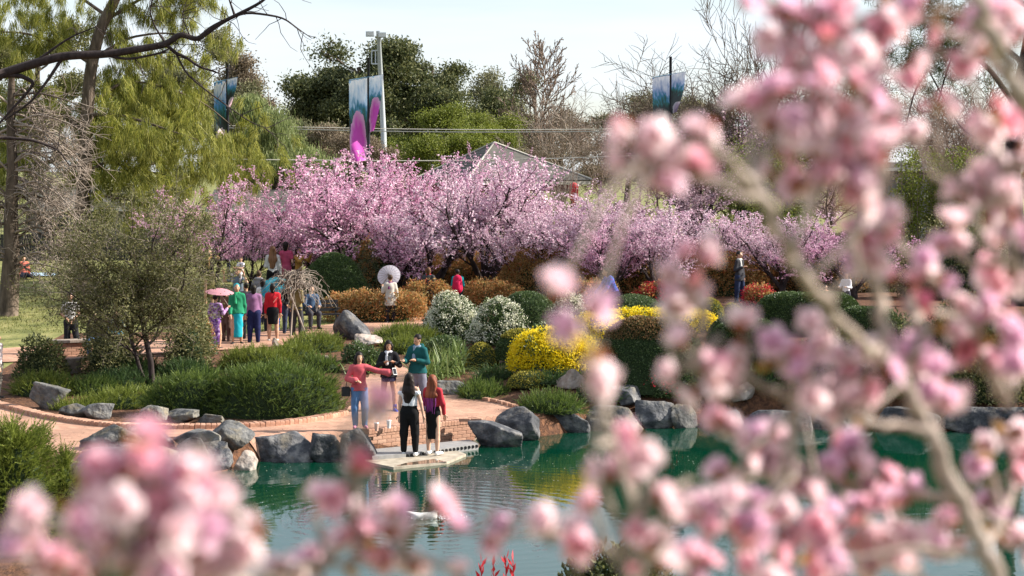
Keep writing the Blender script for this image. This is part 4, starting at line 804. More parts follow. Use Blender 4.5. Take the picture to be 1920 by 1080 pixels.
baretree('bare brown tree right of the pavilion roof', 1120, 210, 170, 112, S_TWIG, 63, 'twig', thick=.8)
baretree('bare dark twigged tree behind the right hand banner', 1330, 70, 330, 92, S_TWIG, 64, 'bark', thick=.7, r=.022)
baretree('big bare tree leaning out above the blossom on the right', 1470, -60, 360, 88, S_TWIG, 65, 'bark', thick=.7, r=.022)
baretree('bare tan tree beside the right pine trunk', 1790, 120, 260, 80, S_TWIG, 66, 'twig', thick=.8)
baretree('bare tan thicket behind the vine covered bank', 1560, 230, 260, 86, S_TWIG, 67, 'twig', thick=.8)
baretree('fine bare tree on the skyline by the right hand banner', 1195, 120, 150, 130, S_TWIG, 68, 'bark', thick=.6)
baretree('thin pale bare sapling in front of the pavilion eave', 1050, 300, 60, 78, S_TWIG, 69, 'barkpale', thick=.7)

baretree('dense bare mauve brown tree behind the vine covered bank', 1430, 110, 300, 96, S_TWIG, 81, 'twig', thick=.6)
baretree('dense bare brown tree behind the pale shed', 1640, 80, 320, 98, S_TWIG, 82, 'twig', thick=.6)
baretree('low bare mauve tree at the foot of the right hand banner', 1240, 200, 220, 94, S_TWIG, 83, 'twig', thick=.6)
baretree('bare brown tree beyond the dark pine trunk', 1860, 130, 260, 97, S_TWIG, 84, 'bark', thick=.6)
baretree('bare brown tree between the two dusky plums', 1360, 150, 240, 90, S_TWIG, 85, 'bark', thick=.6)
leaftree('mauve budding tree behind the right end of the plum row', 1500, 430, 200, 240, 94, 'plum4', 386, name='distant_tree', group='trees on the skyline', per=34, spread=.4, ln=(.15, .3), wd=.1)
leaftree('brown leafed tree behind the dusky plums', 1330, 430, 190, 220, 99, 'brown', 387, name='distant_tree', group='trees on the skyline', per=34, spread=.4, ln=(.15, .3), wd=.1)
# --- left: the weeping pine, seen with its whole trunk
def limb(mb, px, Y, r0, r1, sides=6, jit=.0, rg=None, org=(0, 0, 0)):
    """polyline through picture points, each at its own distance"""
    P = np.array([at(x, y, Y if np.isscalar(Y) else Y[i]) for i, (x, y) in enumerate(px)]); s = np.linspace(0, 1, len(P)); q = np.linspace(0, 1, len(P) * 4)
    C = np.stack([np.interp(q, s, P[:, i]) for i in range(3)], 1)
    for _ in range(2): C[1:-1] = (C[:-2] + 2 * C[1:-1] + C[2:]) / 4
    C = C - np.array(org); tube(mb, C, np.linspace(r0, r1, len(C)), sides); return C
c = G(148, 548); pt = thing('weeping_pine', 'tall weeping pine with long drooping yellow green needles left of the plum trees', 'tree', c); Yp = c[1]
rg = np.random.default_rng(5); mb = MB(); Z = []
limb(mb, [(146, 552), (150, 470), (155, 380), (160, 290), (163, 220), (168, 140), (185, 60), (215, 0), (250, -70), (280, -160), (300, -260)], Yp, .30, .13, org=c)
for pts, dy, r in [([(165, 215), (220, 215), (270, 228), (320, 245), (370, 262)], -1.5, .08), ([(160, 300), (200, 230), (215, 155), (262, 190)], 1.5, .06), ([(163, 250), (110, 210), (50, 190), (-20, 190)], 1, .08),
                   ([(175, 110), (240, 70), (310, 60), (390, 80)], 1, .07), ([(172, 120), (110, 80), (40, 60), (-40, 60)], -1, .08), ([(195, 40), (260, 0), (330, -40), (400, -60)], 1, .07), ([(200, 30), (130, -20), (50, -40)], 1, .07),
                   ([(155, 330), (200, 300), (260, 320), (330, 330), (400, 330)], 1.0, .07), ([(155, 360), (210, 370), (280, 380), (330, 400)], -1, .06), ([(165, 200), (230, 150), (300, 160), (380, 190), (440, 240)], 2, .07),
                   ([(158, 320), (100, 300), (40, 310), (-20, 330)], 1, .06), ([(240, -50), (330, -100), (430, -110)], 0, .06), ([(155, 345), (230, 330), (330, 290), (420, 280), (470, 300)], 2.5, .06), ([(160, 290), (250, 260), (340, 220), (420, 215)], 3, .06)]:
    Ys = np.linspace(Yp, Yp + dy * 1.6, len(pts)); Z.append(limb(mb, pts, Ys, r, .015, org=c))
child('trunk', mb.mesh('trunk', [M['bark']], True), pt)
TP = []
for C in Z:
    for q in C[3:]:
        for k in range(9): TP.append(q + rg.normal(size=3) * np.array([.8, .9, .55]) + [0, 0, -.1])
TP = np.array(TP); txx = np.interp(TP[:, 2], [0, 3, 6, 9, 12, 15], [0, .1, .28, .55, 1.2, 2.2]); TP = TP[~((np.abs(TP[:, 0] - txx) < .62) & (TP[:, 1] < .1) & (TP[:, 2] < 9.5))]; pxl = 960 + (TP[:, 0] + c[0]) / (TP[:, 1] + c[1]) * FP; pyl = 320 - (TP[:, 2] + c[2] - CH) / (TP[:, 1] + c[1]) * FP; TP = TP[~((pxl > 396) & (pxl < 452) & (pyl > 110) & (pyl < 250))]; TP = TP[~((pxl[~((pxl > 396) & (pxl < 452) & (pyl > 110) & (pyl < 250))] > 400))] if False else TP
TP = TP[tnoise(TP, .22, 12) + rg.normal(size=len(TP)) * .2 > -.16]; NP = 80; i = np.repeat(np.arange(len(TP)), NP); n = len(i); q = TP[i] + rg.normal(size=(n, 3)) * [.085, .085, .10]
dd = np.array([.0, 0, -1.0]) + rg.normal(size=(n, 3)) * .28 + np.repeat(rg.normal(size=(len(TP), 3)) * .3, NP, 0)
mb = MB(); leaves(mb, q, dd, rg.uniform(.28, .55, n), .02, rg, tri=True); nb = mb.obj('needles', [LM['pine']], pt)
# dark bare bough reaching in over the lawn
bt = thing('bare_bough_tree', 'dark leafless tree at the left edge with one long bough across the pine', 'tree', (*at(-160, 600, 52)[:2], Hf(at(-160, 600, 52)[0], 52) - .1)); org = np.array(bt.location); rg = np.random.default_rng(8); mb = MB()
limb(mb, [(-160, 640), (-150, 480), (-140, 300), (-90, 180), (0, 140)], 52, .28, .14, org=org)
BB = [([(0, 140), (60, 120), (120, 104), (200, 102), (260, 92), (312, 84), (338, 62), (370, 76), (395, 52), (440, 30), (490, 5), (520, -25)], .13, .03), ([(312, 84), (330, 100), (350, 108), (372, 125), (395, 132), (412, 138)], .05, .018), ([(370, 76), (420, 40), (460, 22), (530, 32), (560, 55), (585, 72)], .05, .008),
      ([(0, 140), (40, 142), (65, 155), (50, 175), (0, 230)], .07, .03), ([(60, 120), (130, 70), (180, 50)], .04, .012), ([(330, 100), (350, 140), (400, 180), (470, 230), (500, 240)], .03, .008), ([(120, 104), (90, 150), (60, 190), (10, 225)], .05, .02),
      ([(312, 84), (290, 50), (280, 20), (290, -20)], .03, .01), ([(440, 30), (430, 0), (420, -30)], .03, .01), ([(360, 76), (340, 30), (350, 0)], .02, .008), ([(0, 258), (60, 262), (110, 280), (130, 310)], .05, .012), ([(180, 100), (240, 112), (300, 100), (320, 90)], .04, .02)]
for pts, r0, r1 in BB:
    C = limb(mb, pts, 52, r0, r1, org=org)
    for j in range(len(C) // 2):
        q = C[rg.integers(len(C) // 4, len(C))]; d = unit(np.array([rg.normal() + .5, rg.normal() * .6, rg.normal()])); l = rg.uniform(.4, 1.2); P = [q]
        for k in range(5): d = unit(d + rg.normal(size=3) * .25); P.append(P[-1] + d * l / 5)
        tube(mb, P, np.linspace(.014, .006, 6), 3)
mb.obj('trunk', [M['barkdark']], bt, True)
# pale drooping bare tree on the left
c = G(18, 592); dt_ = thing('drooping_bare_tree', 'grey leafless tree with drooping pale twigs on the left lawn', 'tree', c); rg = np.random.default_rng(17); mb = MB(); tw = MB(); Yd = c[1]
limb(mb, [(14, 594), (18, 540), (22, 470), (20, 400), (24, 320), (20, 220), (22, 140)], Yd, .34, .10, org=c)
for k in range(60):
    y0 = rg.uniform(180, 520); x0 = 20; sg = 1 if rg.uniform() < .75 else -1; reach = rg.uniform(50, 150) * sg; dy = rg.uniform(-30, 20); dr = rg.uniform(20, 90)
    pts = [(x0, y0), (x0 + reach * .35, y0 + dy), (x0 + reach * .7, y0 + dy + dr * .4), (x0 + reach, y0 + dy + dr)]; zo = rg.uniform(-1.6, .6)
    C = limb(mb if k < 14 else tw, pts, np.linspace(Yd, Yd + zo, 4), .045, .012, sides=4, org=c)
    for j in range(13):
        q = C[rg.integers(3, len(C))]; d = unit(np.array([sg * .8 + rg.normal() * .7, rg.normal() * .6, rg.normal() * .6])); l = rg.uniform(.5, 1.3); P = [q]
        for s_ in range(5): d = unit(d + rg.normal(size=3) * .34 + [0, 0, -.03]); P.append(P[-1] + d * l / 5)
        tube(tw, P, np.linspace(.013, .007, 6), 3)
        for s_ in range(2):
            q2 = P[rg.integers(1, 5)]; d2 = unit(d + rg.normal(size=3) * .5); tube(tw, [q2, q2 + d2 * .25, q2 + d2 * .5 + [0, 0, -.04]], [.009, .007, .005], 3)
mb.obj('trunk', [M['bark']], dt_, True); tw.obj('twigs', [M['barkpale']], dt_, True)
# olive leaved small tree in front of the path (two stems)
c = G(286, 728); ot = thing('olive_tree', 'small olive green tree with fine leaves and dark twin trunks by the juniper bed', 'tree', c); rg = np.random.default_rng(23); Yo = c[1]
S_OL = dict(seg=[5, 6, 5, 4], gn=[.05, .14, .18, .2], tr=[.02, .03, .02, -.02], tp=[.6, .3, .3, .4], n=[15, 9, 7], t0=[.28, .2, .15], ang=[56, 48, 45], lr=[.78, .5, .5], rr=[.5, .45, .5], sh=.15)
o = skel(rg, S_OL, 3.3, .085, (-.08, 0, 1)) + skel(rg, S_OL, 2.3, .06, (-.42, .1, 1), (-.12, .05, 0)); o = [(p, r, lv) for p, r, lv in o]
m_ = np.array([1.14, .85, .98]); o = [(p * m_, r, lv) for p, r, lv in o]; o = [q for q in o if q[2] < 2 or q[0][:, 2].min() > .3]
child('trunk', woodmesh([q for q in o if q[2] < 2], 'trunk', M['barkdark'], 3, .9), ot); child('twigs', woodmesh([q for q in o if q[2] >= 2], 'twigs', M['barkpale'], 3, .9), ot); P, D = twigpts(o, rg, 30, 3); kp = tnoise(P, .55, 4) + rg.normal(size=len(P)) * .25 > -.12; P, D = P[kp], D[kp]; n = len(P); P = P + rg.normal(size=P.shape) * .07
mb = MB(); leaves(mb, P, D * .6 + rg.normal(size=P.shape) * .7 + [0, 0, .2], rg.uniform(.05, .10, n), .03, rg); mb.obj('crown', [LM['olive']], ot)
# the pine on the right
Yr = 60; c = at(1905, 600, Yr); c[2] = Hf(c[0], Yr); rp = thing('dark_pine', 'dark pine with a thick leaning trunk behind the blossom branches', 'tree', c); mb = MB(); rg = np.random.default_rng(29); Z = []
limb(mb, [(1918, 620), (1910, 480), (1896, 330), (1905, 200), (1930, 80), (1950, -60)], Yr, .32, .16, org=c)
for pts, r in [([(1905, 200), (1850, 120), (1790, 90), (1730, 100), (1690, 130)], .09), ([(1920, 120), (1850, 60), (1770, 30), (1690, 40)], .09), ([(1896, 330), (1850, 270), (1800, 240), (1740, 130)], .05), ([(1940, 20), (1860, -30), (1760, -40), (1680, -20)], .09), ([(1900, 260), (1930, 200), (1960, 180)], .06), ([(1740, 130), (1715, 170), (1700, 230)], .03), ([(1790, 90), (1770, 150), (1760, 190)], .03)]: Z.append(limb(mb, pts, Yr + rg.uniform(-1, 1), r, .02, org=c))
child('trunk', mb.mesh('trunk', [M['barkdark']], True), rp); TP = np.array([q + rg.normal(size=3) * [.5, .5, .3] + [0, 0, .15] for C in Z[:5] for q in C[4:] for k in range(14) if q[2] > 6.4]); i = np.repeat(np.arange(len(TP)), 30); n = len(i)
mb = MB(); leaves(mb, TP[i] + rg.normal(size=(n, 3)) * .08, rg.normal(size=(n, 3)) + [0, 0, .3], .26, .016, rg, tri=True); mb.obj('needles', [LM['needledark']], rp)
# vine covered bank and yellow shrubs on the right
def columns(label, px0, px1, pyt, pyb, Y, n, mat, seed, name, cat='shrub', slope=0):
    rg = np.random.default_rng(seed); c = at((px0 + px1) / 2, pyb, Y); z0 = Hf(c[0], Y); t = thing(name, label, cat, (c[0], Y, z0)); mb = MB(); st = MB()
    for k in range(n):
        x = rg.uniform(px0, px1); f = (x - px0) / (px1 - px0); top = at(x, pyt + slope * f + rg.uniform(0, .45) * (pyb - pyt), Y)[2] - z0; bot = max(.05, top - rg.uniform(1.2, 3.2)); xx = at(x, pyb, Y)[0] - c[0]; yy = rg.uniform(-.6, .8); h = top - bot
        tube(st, [(xx, yy, 0), (xx + .03, yy, top * .5), (xx, yy, top)], [.018, .014, .008], 3); q = int(110 * h); s = rg.uniform(0, 1, q)
        P = np.stack([xx + rg.normal(size=q) * .12, yy + rg.normal(size=q) * .12, bot + s * h], 1); leaves(mb, P, rg.normal(size=(q, 3)) * .8 + [0, 0, .6], rg.uniform(.06, .11, q), .06, rg)
    st.obj('stems', [M['twig']], t); mb.obj('foliage', [LM[mat]], t); return t
c = at(1425, 520, 82); shrub('vine_bank', 'rounded bank of green vine with pink specks above the man in the dark jacket', 1345, 1525, 292, 520, 'loose', 71, base=(c[0], 80, 0), mats=['lime'], dep=.5, flat=3.2, dens=.45)
columns('yellow green leafy spires hanging on the vine covered bank', 1400, 1530, 330, 480, 77, 40, 'lime', 73, 'leafy_spires', slope=60)
columns('yellow green leafy shoots beside the small mauve plum tree', 1340, 1420, 400, 500, 73, 12, 'lime', 74, 'leafy_spires')
columns('yellowing bush of upright leafy stems behind the blossom on the right', 1680, 1850, 270, 520, 70, 80, 'lime', 75, 'leafy_spires')
columns('olive leafed thicket below the yellowing bush', 1640, 1900, 400, 560, 68, 60, 'olive', 76, 'leafy_spires')
# weeping twig tree propped by a stake (bare)
c = G(545, 632); wt_ = thing('weeping_twig_tree', 'small leafless weeping tree with tangled pale twigs over the bench group', 'tree', c); rg = np.random.default_rng(31); mb = MB(); Yw = c[1]; hz = 120 * Yw / FP
tube(mb, [(0, 0, 0), (.05, 0, hz * .4), (.10, .05, hz * .75), (.12, 0, hz * .92)], [.026, .022, .02, .018])
for k in range(95):
    az = rg.uniform(0, 6.28); r = rg.uniform(.35, 1.35); up = rg.uniform(.02, .32); P = []; b = np.array([.1, 0, hz * rg.uniform(.75, .95)]); dr = rg.uniform(.2, .9)
    for s in np.linspace(0, 1, 8): P.append(b + [r * s * math.cos(az), r * s * math.sin(az), up * math.sin(s * 2.6) - dr * s ** 3] + rg.normal(size=3) * .07)
    tube(mb, P, np.linspace(.014, .006, 8), 3)
mb.obj('trunk', [M['barkpale']], wt_, True)
def stake(label, a, b, Y0, dy, r=.02):
    p = at(*a, Y0); p[2] = Hf(p[0], p[1]) - .05; q = at(*b, Y0 + dy); t = thing('stake', label, 'stake', p); mb = MB(); tube(mb, [(0, 0, 0), (q - p) * .5 + [.01, 0, .01], q - p], [r, r * .95, r * .8]); mb.obj('pole', [M['barkpale']], t, True)
c2 = G(577, 634)[1]; stake('leaning pale timber stake propping the weeping twig tree', (577, 634), (538, 536), c2, .3, .026)
c2 = G(700, 604)[1]; stake('thin bamboo stake leaning beside the person in the grey coat', (700, 604), (719, 534), c2, .2, .018)

# ------------------------------------------------------------------ banners, mast, cables
def bannermat(name, sky_c, petal_c, petal):
    """printed cloth: pale sky with foliage above, dark band, one large petal below"""
    m, t, b = newmat(name); tcn = nn(t, 'ShaderNodeTexCoord'); sx = nn(t, 'ShaderNodeSeparateXYZ'); t.links.new(tcn.outputs['Generated'], sx.inputs[0])
    n = nn(t, 'ShaderNodeTexNoise'); n.inputs['Scale'].default_value = 7; n.inputs['Detail'].default_value = 6; t.links.new(tcn.outputs['Generated'], n.inputs['Vector'])
    def mt(op, a, b_, c_=0):
        q = nn(t, 'ShaderNodeMath', operation=op)
        for i, s in enumerate((a, b_, c_)):
            if isinstance(s, (int, float)): q.inputs[i].default_value = s
            else: t.links.new(s, q.inputs[i])
        return q.outputs[0]
    zz = mt('ADD', sx.outputs['Z'], mt('MULTIPLY', mt('SUBTRACT', n.outputs['Fac'], .5), .55))
    r = nn(t, 'ShaderNodeValToRGB'); e = r.color_ramp.elements
    for p, c in [(0, (.02, .022, .024)), (.46, (.02, .035, .035)), (.56, (.02, .13, .12)), (.64, (.04, .20, .34)), (.72, sky_c), (1, tuple(min(1, x * 1.25) for x in sky_c))]:
        q = e.new(p); q.color = (*c, 1)
    t.links.new(zz, r.inputs[0])
    px, pz, ax, az = petal
    d = mt('ADD', mt('POWER', mt('DIVIDE', mt('SUBTRACT', sx.outputs['X'], px), ax), 2), mt('POWER', mt('DIVIDE', mt('SUBTRACT', sx.outputs['Z'], pz), az), 2))
    d = mt('ADD', d, mt('MULTIPLY', mt('SUBTRACT', n.outputs['Fac'], .5), .7))
    r2 = nn(t, 'ShaderNodeValToRGB'); e2 = r2.color_ramp.elements; e2[0].color = (*petal_c, 1); e2[0].position = .35; e2[1].position = 1.0; e2[1].color = (*[min(1, x * .55 + .30) for x in petal_c], 1); t.links.new(d, r2.inputs[0])
    mxr = nn(t, 'ShaderNodeMixRGB'); t.links.new(mt('LESS_THAN', d, 1.0), mxr.inputs[0]); t.links.new(r.outputs[0], mxr.inputs[1]); t.links.new(r2.outputs[0], mxr.inputs[2])
    t.links.new(mxr.outputs[0], b.inputs['Base Color']); setin(b, Roughness=.6); return m
BAN1 = bannermat('banner_print', (.36, .54, .72), (.52, .05, .40), (.5, .2, .46, .42))
BAN2 = bannermat('banner_print_blue', (.07, .26, .55), (.62, .42, .50), (.6, .16, .5, .22))
BAN3 = bannermat('banner_print_slate', (.26, .36, .58), (.20, .16, .24), (.5, .1, .4, .2))
def banner_pole(label, px, ptop, Y, wl, wr, ytop, ybl, ybr, mat, seed, pr=.07, slant=10):
    c = at(px, 400, Y); z = Hf(c[0], Y); t = thing('banner_pole', label, 'banner', (c[0], Y, z)); m = Y / FP; top = at(px, ptop, Y)[2] - z
    mb = MB(); tube(mb, [(0, 0, 0), (0, 0, top * .5), (0, 0, top)], [pr, pr, pr * .9]); mb.obj('pole', [plain((.03, .035, .045), .5)], t, True)
    zt = at(px, ytop, Y)[2] - z; mb = MB(); tube(mb, [(-wl * m, -.12, zt - slant * m * wl / (wl + wr)), (0, -.1, zt), (wr * m, -.08, zt + slant * m * wr / (wl + wr))], .025); mb.obj('cross_arm', [plain((.05, .13, .2), .5)], t, True)
    for sg, w, yb, tw in ((-1, wl, ybl, .35), (1, wr, ybr, .8)):
        zb = at(px, yb, Y)[2] - z; U, V = np.meshgrid(np.linspace(.06, 1, 9), np.linspace(0, 1, 26), indexing='ij')
        a = tw * V ** 1.5 * 1.3; x = sg * U * w * m * np.cos(a) * (1 - .25 * V * (sg > 0)); y = -.12 + .10 * np.sin(U * 5 + V * 7 + seed) * V - U * w * m * np.sin(a) * .5
        zz = zt + slant * m * sg * U * .5 + (zb - zt) * V; v = np.stack([x, y, zz], -1).reshape(-1, 3); i = np.arange(8)[:, None] * 26 + np.arange(25)[None]
        mb = MB(); mb.add(v, np.stack([i, i + 26, i + 27, i + 1], -1).reshape(-1, 4)); mb.obj('banner_cloth', [mat], t, True)
banner_pole('tall banner printed with a magenta petal, dark band and pale blue top', 692, 108, 86, 36, 28, 145, 300, 250, BAN1, 1)
banner_pole('crumpled deep blue and pale pink banner beside the weeping pine', 428, 112, 73, 24, 20, 150, 290, 205, BAN2, 2)
banner_pole('slate blue banner behind bare twigs on the right', 1256, 106, 84, 34, 28, 140, 250, 215, BAN3, 3)
Ym = 104; c = at(716, 400, Ym); z = Hf(c[0], Ym); t = thing('lamp_mast', 'pale grey lamp mast with two floodlights and a bracket', 'lamp mast', (c[0], Ym, z)); top = at(716, 58, Ym)[2] - z; mm_ = Ym / FP
grey = plain((.48, .52, .55), .4); mb = MB(); tube(mb, [(.2, 0, 0), (.1, 0, top * .5), (-.15, 0, top)], [.17, .15, .11]); mb.obj('pole', [grey], t, True)
for sg, dx, dz in ((-1, -15, -6), (1, 8, -8)):
    mb = MB(); box(mb, (dx * mm_ - .15, -.15, top + dz * mm_), (.42, .3, .26), 0); o = mb.obj('floodlight', [grey], t); mb = MB(); box(mb, (dx * mm_ - .15, -.32, top + dz * mm_), (.34, .02, .2)); mb.obj('lens', [plain((.6, .62, .6), .2)], o)
mb = MB(); a = at(716, 95, Ym)[2] - z; b = at(716, 120, Ym)[2] - z; xl = -18 * mm_
for p, q in (((xl, 0, a), (-.05, 0, a)), ((xl, 0, b), (-.05, 0, b)), ((xl, 0, a), (xl, 0, b)), ((xl * .6, 0, a), (xl * .6, 0, b))): tube(mb, [p, q], .035)
mb.obj('bracket', [grey], t)
def cable(label, pts, Y, r):
    P = np.array([at(x, y, Y) for x, y in pts]); s = np.linspace(0, 1, len(P)); q = np.linspace(0, 1, 25); C = np.stack([np.interp(q, s, P[:, i]) for i in range(3)], 1)
    for _ in range(6): C[1:-1] = (C[:-2] + 2 * C[1:-1] + C[2:]) / 4
    mb = MB(); tube(mb, C - C[0], r, 5); o = mb.obj('power_cable', [plain((.5, .47, .4), .5)], None, True); o.location = C[0]; tag(o, label, 'cable', 'power cables above the plum trees')
cable('upper of the twin pale cables crossing behind the banners', [(-300, 226), (430, 235), (800, 244), (1140, 243), (1500, 236), (2200, 220)], 98, .022)
cable('lower of the twin pale cables crossing behind the banners', [(-300, 229), (430, 239), (800, 249), (1140, 247), (1500, 240), (2200, 224)], 98, .028)
cable('single pale cable running low in front of the pavilion roof', [(-300, 290), (440, 299), (800, 303), (1000, 299), (1160, 293), (1700, 275), (2300, 255)], 92, .026)

# ------------------------------------------------------------------ pavilion, house, fence
def tilemat():
    m, t, b = newmat('roof_tiles'); tcn = nn(t, 'ShaderNodeTexCoord'); w = nn(t, 'ShaderNodeTexWave', bands_direction='Z'); w.inputs['Scale'].default_value = 2.6; w.inputs['Distortion'].default_value = .6; w.inputs['Detail'].default_value = 2
    t.links.new(tcn.outputs['Object'], w.inputs['Vector']); n = nn(t, 'ShaderNodeTexNoise'); n.inputs['Scale'].default_value = 3; n.inputs['Detail'].default_value = 9; t.links.new(tcn.outputs['Object'], n.inputs['Vector'])
    t.links.new(ramp(t, [(.035, .033, .03), (.08, .075, .065), (.14, .13, .115)], n.outputs['Fac']), b.inputs['Base Color']); setin(b, Roughness=.8)
    bp = nn(t, 'ShaderNodeBump'); bp.inputs['Distance'].default_value = .05; t.links.new(w.outputs['Fac'], bp.inputs['Height']); t.links.new(bp.outputs[0], b.inputs['Normal']); return m
M['tile'] = tilemat(); pale = plain((.42, .40, .35), .7); redp = plain((.34, .06, .05), .6)
Yv = 100; c = at(940, 400, Yv); z = Hf(c[0], Yv); pv = thing('pavilion', 'square garden pavilion with grey tiled pyramid roof and pale hip caps', 'pavilion', (c[0], Yv, z))
ze = at(1105, 337, Yv)[2] - z; za = at(925, 268, Yv)[2] - z; rad_ = 4.75; an0 = R(-20); cs = [np.array([rad_ * math.cos(an0 + k * math.pi / 2), rad_ * math.sin(an0 + k * math.pi / 2), ze]) for k in range(4)]; ap = np.array([-.35, 0, za])
mb = MB()
for k in range(4):
    a, b = cs[k], cs[(k + 1) % 4]; mb.add([a, b, ap], [(0, 1, 2)]); mb.add([a, b, b - [0, 0, .03], a - [0, 0, .03]], [(3, 2, 1, 0)])
rf = mb.obj('roof', [M['tile']], pv)
for k in range(4):
    mb = MB(); tube(mb, [cs[k] + [0, 0, .03], ap + [0, 0, .03]], .05); mb.obj('hip_cap', [pale], rf, True)
    a, b = cs[k], cs[(k + 1) % 4]; d = b - a; mb = MB(); mc = (a + b) / 2; box(mb, (mc[0] * .985, mc[1] * .985, ze - .12), (np.linalg.norm(d) * .98, .06, .2), math.atan2(d[1], d[0])); mb.obj('fascia', [pale], pv)
    mb = MB(); box(mb, (mc[0] * .8, mc[1] * .8, ze - .40), (np.linalg.norm(d) * .8, .1, .32), math.atan2(d[1], d[0])); mb.obj('beam', [redp], pv)
    mb = MB(); box(mb, (a[0] * .8, a[1] * .8, (ze - .26) / 2), (.2, .2, ze - .26), an0 + math.pi / 4); mb.obj('post', [redp], pv)
c = at(1076, 360, 97); mb = MB(); P, F = sdf_mesh([(np.array([0, 0, -.25]), np.array([0, 0, .25]), .22, .22, (1, 1, 1), 1)], .05, .02); mb.add(P, F)
ln_ = thing('red_lantern', 'round red lantern hanging under the pavilion eave', 'lantern', c); mb.obj('shade', [plain((.6, .03, .04), .5)], ln_, True); mb = MB(); tube(mb, [(0, 0, .4), (0, 0, at(1076, 337, 97)[2] - c[2] + .1)], .01); mb.obj('cord', [M['black']], ln_)
def boardmat():
    m, t, b = newmat('grey_boards'); tcn = nn(t, 'ShaderNodeTexCoord'); w = nn(t, 'ShaderNodeTexWave', bands_direction='X'); w.inputs['Scale'].default_value = 1.6; w.inputs['Distortion'].default_value = .3
    t.links.new(tcn.outputs['Object'], w.inputs['Vector']); n = nn(t, 'ShaderNodeTexNoise'); n.inputs['Scale'].default_value = 1.2; n.inputs['Detail'].default_value = 8; t.links.new(tcn.outputs['Object'], n.inputs['Vector'])
    t.links.new(ramp(t, [(.11, .11, .115), (.19, .19, .195), (.27, .265, .26)], n.outputs['Fac']), b.inputs['Base Color']); setin(b, Roughness=.8); bp = nn(t, 'ShaderNodeBump'); bp.inputs['Distance'].default_value = .04
    t.links.new(w.outputs['Fac'], bp.inputs['Height']); t.links.new(bp.outputs[0], b.inputs['Normal']); return m
M['board'] = boardmat()
def house(label, px0, px1, pye, pyr, Y, win):
    a, b = at(px0, 480, Y), at(px1, 480, Y); z = Hf((a[0] + b[0]) / 2, Y); t = thing('house', label, 'building', ((a[0] + b[0]) / 2, Y, z - .1)); w = b[0] - a[0]; he = at(0, pye, Y)[2] - z; hr = at(0, pyr, Y)[2] - z
    mb = MB(); box(mb, (0, 2.5, he / 2), (w, 5, he)); mb.obj('wall', [M['board']], t); mb = MB()
    mb.add([(-w / 2 - .3, -.4, he), (w / 2 + .3, -.4, he), (w / 2 + .3, 2.5, hr), (-w / 2 - .3, 2.5, hr), (w / 2 + .3, 5.4, he), (-w / 2 - .3, 5.4, he)], [(0, 1, 2, 3), (3, 2, 4, 5)]); mb.add([(w / 2 + .3, -.4, he), (w / 2 + .3, 5.4, he), (w / 2 + .3, 2.5, hr), (-w / 2 - .3, -.4, he), (-w / 2 - .3, 5.4, he), (-w / 2 - .3, 2.5, hr)], [(0, 1, 2), (3, 5, 4)])
    r_ = mb.obj('roof', [M['tile']], t); mb = MB(); box(mb, (0, -.45, he - .05), (w + .6, .1, .14)); mb.obj('gutter', [plain((.55, .55, .52), .5)], r_)
    for x, y0, y1, ww in win:
        xx = at(x, 400, Y)[0] - (a[0] + b[0]) / 2; z0, z1 = at(0, y1, Y)[2] - z, at(0, y0, Y)[2] - z; mb = MB(); box(mb, (xx, -.01, (z0 + z1) / 2), (ww, .08, z1 - z0)); f = mb.obj('window', [plain((.5, .5, .48), .5)], t); mb = MB(); box(mb, (xx, -.04, (z0 + z1) / 2), (ww - .12, .06, z1 - z0 - .12)); mb.obj('pane', [plain((.03, .035, .04), .08)], f)
house('long grey boarded house behind the left lawn', 60, 300, 386, 345, 89, [(110, 402, 440, 1.0), (178, 400, 440, .9), (250, 400, 440, 1.0)])
house('grey boarded house behind the pink plum trees', 400, 760, 388, 352, 91, [(470, 410, 450, 1.0), (590, 410, 450, 1.0), (690, 410, 450, 1.0)])
house('low pale shed behind the yellowing bush', 1640, 1830, 312, 300, 96, [(1700, 330, 360, 1.0)])
a, b = at(-120, 495, 82), at(640, 500, 82); ft = thing('timber_fence', 'dark stained paling fence along the far edge of the lawn', 'fence', (a[0], 82, Hf(a[0], 82))); mb = MB(); rg = np.random.default_rng(3); rl = MB()
for x in np.arange(0, b[0] - a[0], .105):
    z0 = Hf(a[0] + x, 82) - Hf(a[0], 82); box(mb, (x, rg.normal() * .006, z0 + .52), (.095, .02, 1.15 + rg.normal() * .012))
pf = mb.obj('palings', [noisemat('dark_timber', [(.02, .02, .022), (.055, .055, .058)], 3, .85)], ft); pf['kind'] = 'stuff'
for h_ in (.3, .9): box(rl, ((b[0] - a[0]) / 2, .04, h_), (b[0] - a[0], .04, .08))
rl.obj('rail', [M['black']], ft)
# low brick seat under the olive tree
p = G(92, 672); q = G(215, 664); st_ = thing('seat_ledge', 'low brick seat wall with a timber top under the olive tree', 'wall', p); d = q - p; Ls = np.linalg.norm(d[:2]); rz = math.atan2(d[1], d[0]); uu = d[:2] / Ls; rg = np.random.default_rng(12)
mb = MB(); box(mb, (d[0] / 2, d[1] / 2 + .12, .16), (Ls, .2, .44), rz); mb.obj('mortar', [M['mortar']], st_)
for k in range(5):
    for i in range(int(Ls / .236)):
        s_ = .12 + i * .236 + .11 * (k % 2)
        if s_ < Ls: brick_at(bm_str, 'brick', st_, (uu[0] * s_, uu[1] * s_, .035 + k * .077), rz, .006)
mb = MB(); bevbox(mb, (d[0] / 2, d[1] / 2 + .1, .43), (Ls + .1, .42, .07), .01, rz); mb.obj('seat_board', [M['barkpale']], st_)

